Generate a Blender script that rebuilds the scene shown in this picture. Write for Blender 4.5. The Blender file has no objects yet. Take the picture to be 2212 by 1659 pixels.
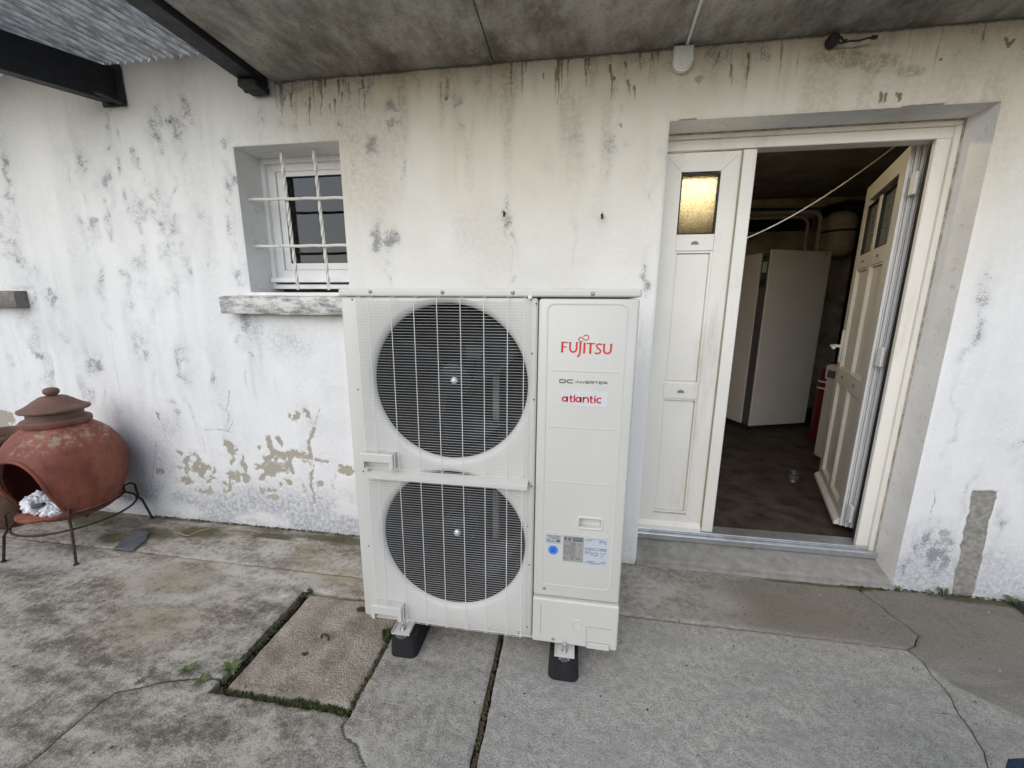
import bpy, bmesh, math, random
import numpy as np
from mathutils import Vector, Matrix
random.seed(7)
R = math.radians
scene = bpy.context.scene
C = scene.collection

# ------------------------------------------------------------------ camera
cd = bpy.data.cameras.new('camera'); cam = bpy.data.objects.new('camera', cd); C.objects.link(cam)
_r = Vector((0.98894, 0.14827, 0.00711)); _f = Vector((-0.14532, 0.96983, -0.19553)).normalized()
_r = (_r - _f * _r.dot(_f)).normalized(); _u = _r.cross(_f)
m = Matrix((( _r.x, _u.x, -_f.x), (_r.y, _u.y, -_f.y), (_r.z, _u.z, -_f.z)))
cam.matrix_world = Matrix.Translation((0, -1.9474, 1.3568)) @ m.to_4x4()
cd.sensor_width = 36; cd.sensor_fit = 'HORIZONTAL'; cd.lens = 36 * 836.62 / 2212
cd.clip_start = 0.02; cd.clip_end = 2000
scene.camera = cam

# ------------------------------------------------------------------ sky, sun, exposure
SUN_EL, SUN_AZ = 33, 197           # azimuth measured clockwise from +Y (the wall's side): behind the camera, a little left
w = bpy.data.worlds.new('World'); scene.world = w; w.use_nodes = True
wt = w.node_tree; bg = wt.nodes['Background']
sky = wt.nodes.new('ShaderNodeTexSky'); sky.sky_type = 'NISHITA'; sky.sun_disc = False
sky.sun_elevation = R(SUN_EL); sky.sun_rotation = R(SUN_AZ)
sky.air_density = 1.0; sky.dust_density = 1.0; sky.ozone_density = 1.0; sky.altitude = 50
wt.links.new(sky.outputs[0], bg.inputs[0]); bg.inputs[1].default_value = 0.115
sl = bpy.data.lights.new('sun', 'SUN'); sl.energy = 1.5; sl.angle = R(78); sl.color = (1.0, 0.975, 0.945)
so = bpy.data.objects.new('sun', sl); C.objects.link(so)
sd = Vector((math.sin(R(SUN_AZ)) * math.cos(R(SUN_EL)), math.cos(R(SUN_AZ)) * math.cos(R(SUN_EL)), math.sin(R(SUN_EL))))
so.rotation_euler = sd.to_track_quat('Z', 'Y').to_euler(); so.location = (0, -6, 6)
vs = scene.view_settings; vs.view_transform = 'Standard'; vs.look = 'None'; vs.gamma = 1; vs.exposure = 0.55
try: vs.use_curve_mapping = False
except Exception: pass
scene.cycles.use_adaptive_sampling = True; scene.cycles.adaptive_threshold = 0.02; scene.cycles.use_denoising = True
scene.cycles.max_bounces = 6; scene.cycles.diffuse_bounces = 4; scene.cycles.glossy_bounces = 3; scene.cycles.transmission_bounces = 4; scene.cycles.transparent_max_bounces = 6; scene.cycles.caustics_reflective = False; scene.cycles.caustics_refractive = False

# ------------------------------------------------------------------ numpy noise
def _h(ix, iy, s):
    n = (ix * 374761393 + iy * 668265263 + s * 2147483647) & 0xFFFFFFFF
    n = ((n ^ (n >> 13)) * 1274126177) & 0xFFFFFFFF
    n = n ^ (n >> 16)
    return (n & 0xFFFFFF) / 16777215.0
def vn(x, y, s=0):
    x = np.asarray(x, float); y = np.asarray(y, float)
    ix = np.floor(x).astype(np.int64); iy = np.floor(y).astype(np.int64)
    fx = x - ix; fy = y - iy; fx = fx * fx * (3 - 2 * fx); fy = fy * fy * (3 - 2 * fy)
    a = _h(ix, iy, s); b = _h(ix + 1, iy, s); c = _h(ix, iy + 1, s); d = _h(ix + 1, iy + 1, s)
    return (a * (1 - fx) + b * fx) * (1 - fy) + (c * (1 - fx) + d * fx) * fy
def fbm(x, y, o=4, s=0):
    t = 0; a = .5; n = 0
    for i in range(o):
        t = t + a * vn(x * 2 ** i + 17.3 * i, y * 2 ** i + 9.1 * i, s + i); n += a; a *= .5
    return t / n
def ss(e0, e1, x):
    t = np.clip((x - e0) / (e1 - e0), 0, 1); return t * t * (3 - 2 * t)
def blob(X, Y, x, y, rx, ry):
    return np.exp(-(((X - x) / rx) ** 2 + ((Y - y) / ry) ** 2))
def polydist(X, Y, pts):
    D = np.full(np.broadcast(X, Y).shape, 9.0)
    for (ax, ay), (bx, by) in zip(pts[:-1], pts[1:]):
        dx, dy = bx - ax, by - ay; L = dx * dx + dy * dy + 1e-12
        t = np.clip(((X - ax) * dx + (Y - ay) * dy) / L, 0, 1)
        D = np.minimum(D, np.hypot(X - ax - t * dx, Y - ay - t * dy))
    return D

# ------------------------------------------------------------------ material helpers
class NT:
    def __init__(s, name):
        s.mat = bpy.data.materials.new(name); s.mat.use_nodes = True
        s.t = s.mat.node_tree; s.p = s.t.nodes['Principled BSDF']; s.out = s.t.nodes['Material Output']
        s._c = None
    def n(s, ty): return s.t.nodes.new(ty)
    def lk(s, a, b):
        if hasattr(a, 'is_output') : s.t.links.new(a, b)
        else: b.default_value = a
    def co(s):
        if s._c is None: s._c = s.n('ShaderNodeTexCoord')
        return s._c.outputs['Object']
    def gen(s):
        return s.co() and s._c.outputs['Generated']
    def map(s, scale=(1, 1, 1), vec=None, rot=(0, 0, 0)):
        k = s.n('ShaderNodeMapping'); s.lk(vec or s.co(), k.inputs['Vector']); k.inputs['Scale'].default_value = scale; k.inputs['Rotation'].default_value = rot
        return k.outputs[0]
    def noise(s, scale, detail=4, rough=.55, vec=None, dist=0):
        k = s.n('ShaderNodeTexNoise'); s.lk(vec or s.co(), k.inputs['Vector'])
        k.inputs['Scale'].default_value = scale; k.inputs['Detail'].default_value = detail; k.inputs['Roughness'].default_value = rough; k.inputs['Distortion'].default_value = dist
        return k.outputs['Fac']
    def vor(s, scale, feat='F1', vec=None):
        k = s.n('ShaderNodeTexVoronoi'); k.feature = feat; s.lk(vec or s.co(), k.inputs['Vector']); k.inputs['Scale'].default_value = scale
        return k.outputs['Distance']
    def ramp(s, f, a, b, va=0., vb=1.):
        k = s.n('ShaderNodeMapRange'); k.interpolation_type = 'SMOOTHSTEP'; s.lk(f, k.inputs[0])
        for i, v in zip((1, 2, 3, 4), (a, b, va, vb)): k.inputs[i].default_value = v
        return k.outputs[0]
    def m(s, op, a, b=0., clamp=False):
        k = s.n('ShaderNodeMath'); k.operation = op; k.use_clamp = clamp; s.lk(a, k.inputs[0]); s.lk(b, k.inputs[1]); return k.outputs[0]
    def mix(s, f, a, b, mode='MIX'):
        k = s.n('ShaderNodeMix'); k.data_type = 'RGBA'; k.blend_type = mode; s.lk(f, k.inputs[0])
        for v, i in ((a, 6), (b, 7)):
            if isinstance(v, tuple): v = (*v, 1) if len(v) == 3 else v
            s.lk(v, k.inputs[i])
        return k.outputs[2]
    def attr(s, name):
        k = s.n('ShaderNodeAttribute'); k.attribute_name = name; return k.outputs['Fac']
    def bump(s, h, strength=.3, dist=.01):
        k = s.n('ShaderNodeBump'); s.lk(h, k.inputs['Height']); k.inputs['Strength'].default_value = strength; k.inputs['Distance'].default_value = dist
        s.t.links.new(k.outputs[0], s.p.inputs['Normal'])
    def set(s, col=None, rough=None, metal=None, spec=None):
        if col is not None:
            if isinstance(col, tuple): col = (*col, 1) if len(col) == 3 else col
            s.lk(col, s.p.inputs['Base Color'])
        if rough is not None: s.lk(rough, s.p.inputs['Roughness'])
        if metal is not None: s.lk(metal, s.p.inputs['Metallic'])
        if spec is not None: s.p.inputs['Specular IOR Level'].default_value = spec
        return s.mat

def simple(name, col, rough=.5, metal=0., var=.12, scale=14, bump=.0, spec=None, dirt=None):
    k = NT(name); f = k.noise(scale, 5, .6)
    lo = tuple(c * (1 - var) for c in col); hi = tuple(min(1, c * (1 + var)) for c in col)
    c = k.mix(k.ramp(f, .3, .7), lo, hi)
    if dirt:
        c = k.mix(k.m('MULTIPLY', k.ramp(k.noise(3.3, 6, .65), .48, .75), dirt[1]), c, dirt[0])
    k.set(c, k.ramp(k.noise(scale * 2.3, 4), .2, .8, max(0, rough - .08), min(1, rough + .1)), metal, spec)
    if bump: k.bump(k.noise(scale * 9, 4, .6), bump, .004)
    return k.mat

# ------------------------------------------------------------------ geometry helpers
def tag(o, label, cat, group=None):
    o['label'] = label; o['category'] = cat
    if group: o['group'] = group
    return o
def empty(name, loc=(0, 0, 0), label=None, cat=None, group=None, parent=None):
    o = bpy.data.objects.new(name, None); C.objects.link(o); o.location = loc; o.empty_display_size = .05
    if label: tag(o, label, cat, group)
    if parent: o.parent = parent
    return o
def link(name, me, mat=None, parent=None, smooth=False):
    if mat is not None and not me.materials: me.materials.append(mat)
    if smooth:
        me.shade_smooth()
    o = bpy.data.objects.new(name, me); C.objects.link(o)
    if parent is not None:
        o.parent = parent
        # all meshes are written in world coordinates: cancel the parents' offset
        p = parent; off = Vector((0, 0, 0))
        while p is not None: off += p.location; p = p.parent
        o.location = -off
    return o
class MB:
    def __init__(s): s.bm = bmesh.new()
    def box(s, a, b, bev=0., seg=2):
        a = Vector(a); b = Vector(b); c = (a + b) / 2; d = b - a
        r = bmesh.ops.create_cube(s.bm, size=1, matrix=Matrix.Translation(c) @ Matrix.Diagonal((abs(d.x), abs(d.y), abs(d.z), 1)))
        if bev:
            es = list({e for v in r['verts'] for e in v.link_edges})
            bmesh.ops.bevel(s.bm, geom=es, offset=bev, segments=seg, profile=.5, affect='EDGES')
        return s
    def prism(s, pts, f, t):
        """pts: 2-D outline; f(u,v,w) -> 3-D; w in (0,t)"""
        A = [s.bm.verts.new(f(u, v, 0)) for u, v in pts]; B = [s.bm.verts.new(f(u, v, t)) for u, v in pts]
        n = len(pts)
        s.bm.faces.new(A); s.bm.faces.new(B[::-1])
        for i in range(n): s.bm.faces.new((A[i], B[i], B[(i + 1) % n], A[(i + 1) % n]))
        return s
    def tube(s, pts, r, seg=8, cap=True, closed=False, twist=0., radii=None):
        P = [Vector(p) for p in pts]; n = len(P); rings = []
        up = Vector((0, 0, 1))
        prev = None
        for i in range(n):
            if closed: d = (P[(i + 1) % n] - P[i - 1])
            else: d = P[min(i + 1, n - 1)] - P[max(i - 1, 0)]
            d.normalize()
            if prev is None:
                a = up if abs(d.dot(up)) < .9 else Vector((1, 0, 0))
                x = d.cross(a).normalized()
            else:
                x = (prev - d * prev.dot(d)).normalized()
            prev = x; y = d.cross(x)
            rr = radii[i] if radii else r
            rings.append([s.bm.verts.new(P[i] + (x * math.cos(2 * math.pi * k / seg + twist * i) + y * math.sin(2 * math.pi * k / seg + twist * i)) * rr) for k in range(seg)])
        m_ = n if closed else n - 1
        for i in range(m_):
            A = rings[i]; B = rings[(i + 1) % n]
            for k in range(seg):
                try: s.bm.faces.new((A[k], A[(k + 1) % seg], B[(k + 1) % seg], B[k]))
                except ValueError: pass
        if cap and not closed:
            s.bm.faces.new(rings[0][::-1]); s.bm.faces.new(rings[-1])
        return s
    def lathe(s, prof, c, axis='Z', seg=48, wob=0., cap=True):
        """prof: (r, h) from bottom to top around c along axis"""
        c = Vector(c); rings = []
        for r, h in prof:
            ring = []
            for k in range(seg):
                a = 2 * math.pi * k / seg
                rr = max(r, 1e-4) * (1 + wob * math.sin(3 * a + h * 9) * .5 + wob * math.sin(7 * a - h * 5) * .25)
                if axis == 'Z': v = Vector((rr * math.cos(a), rr * math.sin(a), h))
                elif axis == 'Y': v = Vector((rr * math.cos(a), h, rr * math.sin(a)))
                else: v = Vector((h, rr * math.cos(a), rr * math.sin(a)))
                ring.append(s.bm.verts.new(c + v))
            rings.append(ring)
        for A, B in zip(rings[:-1], rings[1:]):
            for k in range(seg): s.bm.faces.new((A[k], A[(k + 1) % seg], B[(k + 1) % seg], B[k]))
        if cap and prof[0][0] > 1e-3: s.bm.faces.new(rings[0][::-1])
        if cap and prof[-1][0] > 1e-3: s.bm.faces.new(rings[-1])
        return s
    def quad(s, *p):
        s.bm.faces.new([s.bm.verts.new(v) for v in p]); return s
    def mesh(s, name):
        bmesh.ops.recalc_face_normals(s.bm, faces=s.bm.faces)
        me = bpy.data.meshes.new(name); s.bm.to_mesh(me); s.bm.free(); return me
    def build(s, name, mat, parent=None, smooth=None):
        me = s.mesh(name)
        o = link(name, me, mat, parent)
        if smooth: 
            me.shade_smooth()
            try: me.set_sharp_from_angle(angle=R(smooth))
            except Exception: pass
        return o
def boolcut(o, cutters):
    for c in cutters:
        md = o.modifiers.new('b', 'BOOLEAN'); md.operation = 'DIFFERENCE'; md.object = c; md.solver = 'EXACT'
    dg = bpy.context.evaluated_depsgraph_get()
    me = bpy.data.meshes.new_from_object(o.evaluated_get(dg)); o.modifiers.clear(); old = o.data; o.data = me
    for c in cutters:
        d = c.data; bpy.data.objects.remove(c); bpy.data.meshes.remove(d)
    bpy.data.meshes.remove(old)
    return o
def axis(*spec):
    """(start, (end, step), (end, step), ...)"""
    out = [spec[0]]
    for e, st in spec[1:]:
        n = max(1, int(round((e - out[-1]) / st))); out += list(np.linspace(out[-1], e, n + 1)[1:])
    return np.array(out)
def gridmesh(name, U, V, pos, attrs, hole=None):
    """U, V 1-D axes; pos(u,v)->(x,y,z) arrays; attrs name->array; hole(uc,vc)->bool array of cells to drop"""
    UU, VV = np.meshgrid(U, V); P = np.stack(pos, -1).reshape(-1, 3) if not callable(pos) else np.stack(pos(UU, VV), -1).reshape(-1, 3)
    nu, nv = len(U), len(V); idx = np.arange(nu * nv).reshape(nv, nu)
    F = np.stack([idx[:-1, :-1], idx[:-1, 1:], idx[1:, 1:], idx[1:, :-1]], -1)
    if hole is not None:
        uc = (U[:-1] + U[1:]) / 2; vc = (V[:-1] + V[1:]) / 2; a, b = np.meshgrid(uc, vc)
        F = F[~hole(a, b)]
    F = F.reshape(-1, 4)
    used = np.unique(F); remap = np.full(nu * nv, -1); remap[used] = np.arange(len(used))
    me = bpy.data.meshes.new(name); me.from_pydata(P[used], [], remap[F]); 
    for k, a in attrs.items():
        at = me.attributes.new(k, 'FLOAT', 'POINT'); at.data.foreach_set('value', np.ascontiguousarray(np.broadcast_to(a, UU.shape).reshape(-1)[used], dtype=np.float32))
    me.update(); me.shade_smooth()
    return me
def dup(o, parent=None, loc=None):
    c = o.copy(); C.objects.link(c); c.parent = parent if parent else o.parent
    if loc is not None: c.location = loc
    for ch in [x for x in o.children]: dup(ch, c)
    return c

# ------------------------------------------------------------------ materials
def mat_wall():
    k = NT('limewashed_render'); fine = k.noise(150, 3, .7); mid = k.noise(46, 4, .7)
    base = k.mix(k.attr('tone'), (.76, .755, .735), (.86, .855, .84))
    base = k.mix(k.ramp(fine, .35, .8, 0, .35), base, (.66, .655, .64))
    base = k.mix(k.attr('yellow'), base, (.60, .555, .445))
    base = k.mix(k.m('MULTIPLY', k.attr('grime'), k.ramp(k.m('ADD', k.m('MULTIPLY', mid, .6), k.m('MULTIPLY', fine, .4)), .30, .66)), base, (.29, .305, .335))
    mk = k.attr('algae')
    sp = k.ramp(k.m('ADD', k.m('MULTIPLY', mk, .58), k.m('ADD', k.m('MULTIPLY', fine, .70), k.m('MULTIPLY', mid, .22))), .79, .92)
    base = k.mix(k.m('MULTIPLY', k.ramp(mk, .1, .9), .38), base, (.42, .425, .435))
    base = k.mix(k.m('MULTIPLY', sp, .72), base, (.18, .185, .19))
    base = k.mix(k.m('MULTIPLY', k.attr('brown'), k.ramp(mid, .32, .62, .15, 1.)), base, (.28, .24, .17))
    jit = k.m('SUBTRACT', k.m('ADD', k.m('MULTIPLY', mid, .6), k.m('MULTIPLY', fine, .4)), .5)
    dr = k.ramp(k.m('ADD', k.attr('drip'), k.m('MULTIPLY', jit, .9)), .20, .66)
    base = k.mix(k.m('MULTIPLY', dr, .85), base, (.13, .115, .09))
    pe = k.ramp(k.m('ADD', k.attr('peel'), k.m('MULTIPLY', jit, 3.4)), .48, .62)
    base = k.mix(pe, base, k.mix(fine, (.30, .27, .21), (.50, .46, .385)))
    br = k.ramp(k.m('ADD', k.attr('bare'), k.m('MULTIPLY', jit, .5)), .45, .55)
    base = k.mix(br, base, k.mix(k.ramp(mid, .3, .7), (.21, .20, .17), (.36, .34, .30)))
    k.set(base, .9, 0, .25)
    k.bump(k.m('ADD', fine, k.noise(24, 3, .55)), .45, .006)
    return k.mat
def mat_reveal():
    k = NT('grey_reveal_paint')
    c = k.mix(k.ramp(k.noise(5, 5, .6), .3, .7), (.72, .71, .685), (.82, .81, .785))
    c = k.mix(k.m('MULTIPLY', k.ramp(k.noise(30, 6, .7), .55, .75), .5), c, (.25, .25, .24))
    c = k.mix(k.ramp(k.noise(2.5, 4, .6, k.map((1, 1, .35))), .55, .8, 0, .5), c, (.42, .38, .30))
    k.set(c, .9, 0, .2); k.bump(k.noise(110, 4, .6), .25, .004); return k.mat
def mat_ground():
    k = NT('weathered_concrete'); fine = k.noise(170, 3, .65); mid = k.noise(34, 5, .7); lo = k.noise(4.2, 6, .7, k.map((1, 2.4, 1), rot=(0, 0, .45)))
    g = k.mix(k.ramp(k.m('ADD', k.m('MULTIPLY', mid, .45), k.m('MULTIPLY', fine, .55)), .36, .64), (.26, .245, .21), (.48, .46, .41))
    g = k.mix(k.ramp(lo, .42, .68, 0, .5), g, (.25, .245, .225))
    b = k.mix(k.ramp(k.m('ADD', k.m('MULTIPLY', lo, .5), k.m('ADD', k.m('MULTIPLY', mid, .28), k.m('MULTIPLY', fine, .22))), .41, .60), (.12, .10, .074), (.47, .43, .355))
    c = k.mix(k.attr('warm'), g, b)
    c = k.mix(k.ramp(fine, .42, .25, 0, .7), c, (.10, .095, .08))
    c = k.mix(k.ramp(fine, .60, .75, 0, .6), c, (.54, .53, .50))
    c = k.mix(k.m('MULTIPLY', k.attr('pale'), k.ramp(mid, .3, .6, .25, 1)), c, (.50, .48, .43))
    c = k.mix(k.m('MULTIPLY', k.attr('ochre'), k.ramp(mid, .3, .65)), c, (.30, .24, .15))
    wet = k.m('MULTIPLY', k.attr('wet'), k.ramp(k.m('ADD', k.m('MULTIPLY', lo, .5), k.m('MULTIPLY', mid, .5)), .36, .58, .45, 1.))
    c = k.mix(k.m('MULTIPLY', wet, .68), c, (.105, .088, .066))
    mo = k.ramp(k.m('ADD', k.attr('moss'), k.m('MULTIPLY', k.m('SUBTRACT', k.m('ADD', k.m('MULTIPLY', mid, .7), k.m('MULTIPLY', fine, .3)), .5), 1.8)), .40, .80)
    c = k.mix(k.m('MULTIPLY', mo, .85), c, k.mix(fine, (.04, .042, .018), (.11, .10, .04)))
    ln = k.ramp(k.m('ADD', k.attr('line'), k.m('MULTIPLY', k.m('SUBTRACT', mid, .5), .7)), .4, .8)
    c = k.mix(k.m('MULTIPLY', ln, .88), c, (.05, .046, .035))
    k.set(c, k.m('SUBTRACT', .92, k.m('MULTIPLY', wet, .30)), 0, .3)
    k.bump(k.m('ADD', fine, k.m('MULTIPLY', k.noise(42, 3, .6), .8)), .55, .006)
    return k.mat
def mat_cover():
    k = NT('exposed_aggregate_concrete')
    c = k.mix(k.ramp(k.noise(9, 5, .6), .3, .7), (.22, .185, .14), (.38, .33, .26))
    c = k.mix(k.ramp(k.vor(130), .1, .5, .6, 0), c, (.19, .17, .14))
    c = k.mix(k.ramp(k.noise(100, 3), .58, .7, 0, .55), c, (.52, .49, .44))
    c = k.mix(k.ramp(k.noise(6, 6, .72), .48, .68, 0, .75), c, (.14, .12, .095))
    mo = k.ramp(k.m('ADD', k.attr('moss'), k.m('MULTIPLY', k.m('SUBTRACT', k.noise(40, 5, .7), .5), 1.0)), .5, .66)
    c = k.mix(mo, c, (.045, .045, .025))
    k.set(c, .93, 0, .2); k.bump(k.m('ADD', k.vor(130), k.noise(60, 5, .6)), .6, .006); return k.mat
def mat_slab():
    k = NT('dirty_formwork_concrete')
    v = k.map((1, .55, 1), rot=(0, 0, .35))
    c = k.mix(k.ramp(k.noise(7, 6, .65, v), .25, .75), (.18, .165, .135), (.50, .475, .42))
    c = k.mix(k.ramp(k.noise(3, 6, .7, k.map((1, .5, 1))), .45, .72, 0, .75), c, (.085, .072, .054))
    c = k.mix(k.ramp(k.noise(26, 6, .7, v), .5, .72, 0, .55), c, (.46, .44, .40))
    c = k.mix(k.ramp(k.noise(90, 3, .6), .5, .75, 0, .45), c, (.075, .07, .06))
    k.set(c, .92, 0, .2); k.bump(k.m('ADD', k.noise(30, 6, .65, v), k.noise(110, 3)), .35, .006); return k.mat
def mat_pvc(name='white_pvc', col=(.77, .745, .68), dirt=.5):
    k = NT(name)
    c = k.mix(k.ramp(k.noise(3, 4), .3, .7), tuple(x * .94 for x in col), col)
    c = k.mix(k.m('MULTIPLY', k.ramp(k.noise(5, 6, .7, k.map((1, 1, .22))), .5, .78), dirt), c, (.42, .37, .27))
    c = k.mix(k.ramp(k.noise(140, 2, .5), .66, .74, 0, .35), c, (.35, .31, .25))
    k.set(c, k.ramp(k.noise(20, 4), .2, .8, .32, .52), 0, .4); return k.mat
def mat_beige():
    k = NT('beige_powder_coat')
    c = k.mix(k.ramp(k.noise(1.7, 4), .3, .7), (.57, .555, .51), (.60, .585, .54))
    c = k.mix(k.ramp(k.noise(170, 2), .69, .75, 0, .4), c, (.45, .43, .38))
    k.set(c, k.ramp(k.noise(9, 4), .2, .8, .36, .46), 0, .45); k.bump(k.noise(260, 2), .05, .001); return k.mat
def mat_terracotta():
    k = NT('weathered_terracotta')
    c = k.mix(k.ramp(k.noise(9, 6, .62, k.map((1, 1, .35))), .3, .7), (.16, .046, .030), (.30, .102, .062))
    c = k.mix(k.ramp(k.noise(30, 6, .7), .5, .75, 0, .6), c, (.075, .034, .028))
    up = k.attr('lichen')
    li = k.ramp(k.m('ADD', up, k.m('MULTIPLY', k.m('SUBTRACT', k.noise(24, 6, .75), .5), 2.0)), .60, .95)
    c = k.mix(k.m('MULTIPLY', li, .85), c, (.34, .285, .22))
    c = k.mix(k.m('MULTIPLY', k.attr('soot'), k.ramp(k.noise(18, 5, .6), .2, .6, .5, 1)), c, (.12, .088, .07))
    k.set(c, .62, 0, .35); k.bump(k.noise(60, 6, .65), .35, .004); return k.mat
def mat_glass(name, tint, refl_rough=.02):
    k = NT(name); k.t.nodes.remove(k.p)
    tr = k.n('ShaderNodeBsdfTransparent'); tr.inputs[0].default_value = (*tint, 1)
    gl = k.n('ShaderNodeBsdfGlossy'); gl.inputs['Roughness'].default_value = refl_rough; gl.inputs[0].default_value = (.95, .97, 1, 1)
    fr = k.n('ShaderNodeFresnel'); fr.inputs[0].default_value = 1.40
    mx = k.n('ShaderNodeMixShader'); k.lk(fr.outputs[0], mx.inputs[0]); k.lk(tr.outputs[0], mx.inputs[1]); k.lk(gl.outputs[0], mx.inputs[2]); k.lk(mx.outputs[0], k.out.inputs[0])
    return k.mat
def mat_frosted():
    k = NT('frosted_pebble_glass'); k.t.nodes.remove(k.p)
    tl = k.n('ShaderNodeBsdfTranslucent'); k.lk(k.mix(k.ramp(k.noise(130, 3, .7), .35, .65), (.66, .60, .48), (.98, .95, .86)), tl.inputs[0])
    gl = k.n('ShaderNodeBsdfGlossy'); gl.inputs['Roughness'].default_value = .18
    b = k.n('ShaderNodeBump'); k.lk(k.m('ADD', k.vor(120), k.m('MULTIPLY', k.noise(110, 3, .7), 1.2)), b.inputs['Height']); b.inputs['Strength'].default_value = 1.; b.inputs['Distance'].default_value = .03
    k.lk(b.outputs[0], gl.inputs['Normal']); k.lk(b.outputs[0], tl.inputs['Normal'])
    mx = k.n('ShaderNodeMixShader'); mx.inputs[0].default_value = .12; k.lk(tl.outputs[0], mx.inputs[1]); k.lk(gl.outputs[0], mx.inputs[2]); k.lk(mx.outputs[0], k.out.inputs[0])
    return k.mat
def mat_sheet():
    k = NT('grimy_corrugated_plastic'); k.t.nodes.remove(k.p)
    c = k.mix(k.ramp(k.noise(40, 5, .7, k.map((1, .35, 1))), .35, .65), (.27, .275, .275), (.66, .67, .665))
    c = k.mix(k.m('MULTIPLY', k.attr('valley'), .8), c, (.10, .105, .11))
    df = k.n('ShaderNodeBsdfDiffuse'); tl = k.n('ShaderNodeBsdfTranslucent'); k.lk(c, df.inputs[0]); k.lk(c, tl.inputs[0])
    mx = k.n('ShaderNodeMixShader'); mx.inputs[0].default_value = .32; k.lk(df.outputs[0], mx.inputs[1]); k.lk(tl.outputs[0], mx.inputs[2]); k.lk(mx.outputs[0], k.out.inputs[0])
    return k.mat
def mat_stone_sill():
    k = NT('lichened_stone_sill')
    c = k.mix(k.ramp(k.noise(14, 6, .7, k.map((.6, 1, 1.8))), .35, .6), (.20, .205, .21), (.66, .64, .60))
    c = k.mix(k.ramp(k.noise(60, 4, .7), .55, .7, 0, .6), c, (.12, .12, .12))
    k.set(c, .92, 0, .2); k.bump(k.noise(50, 6, .65), .5, .006); return k.mat
WALL = mat_wall(); REVEAL = mat_reveal(); GROUND = mat_ground(); COVER = mat_cover(); SLAB = mat_slab()
PVC = mat_pvc(); PVC2 = mat_pvc('clean_white_pvc', (.78, .78, .77), .25); BEIGE = mat_beige(); TERRA = mat_terracotta()
SHEET = mat_sheet(); SILL = mat_stone_sill(); FROST = mat_frosted(); GLASS = mat_glass('window_glass', (.35, .37, .38))
GLASS2 = mat_glass('door_glass', (.45, .45, .42), .1)
OBSC = simple('obscured_leaf_glass', (.20, .21, .19), .25, 0, .1, 40, .1)
BLACKSTEEL = simple('black_painted_steel', (.009, .010, .014), .6, 0, .3, 12, .1)
RUST = simple('rusty_black_iron', (.05, .03, .026), .75, .3, .4, 30, .3)
ALU = simple('aluminium_threshold', (.55, .56, .57), .38, .8, .08, 30, .05, None, ((.25, .23, .2), .5))
GASKET = simple('dark_rubber_seal', (.02, .02, .02), .7)
WIRE = simple('white_coated_wire', (.70, .70, .67), .4, 0, .04)
FANBLACK = simple('black_fan_plastic', (.010, .012, .015), .5, 0, .25, 8, 0, .25)
CAVITY = simple('shadowed_black_duct', (.006, .006, .007), .7, 0, .2)
GALV = simple('zinc_plated_steel', (.52, .54, .56), .3, .9, .1, 40)
RUBBER = simple('black_recycled_rubber', (.010, .010, .012), .75, 0, .3, 60, .25)
BARPAINT = NT('chipped_white_bar_paint')
_c = BARPAINT.mix(BARPAINT.ramp(BARPAINT.noise(26, 5, .7), .60, .68), (.66, .64, .59), (.22, .09, .035))
BARPAINT.set(_c, .6); BARPAINT.bump(BARPAINT.noise(70, 4), .3, .002); BARPAINT = BARPAINT.mat
INWALL = simple('basement_wall_plaster', (.46, .42, .34), .95, 0, .25, 5, .2, .1, ((.06, .05, .04), .7))
INCEIL = simple('basement_ceiling', (.40, .35, .28), .95, 0, .2, 4, .1, .1)
INFLOOR = simple('oily_basement_floor', (.048, .038, .030), .6, 0, .5, 7, .3, .3, ((.02, .017, .014), .8))
STEP = simple('door_step_cement', (.27, .26, .235), .92, 0, .16, 22, .5, .2, ((.17, .155, .13), .75))

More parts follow.
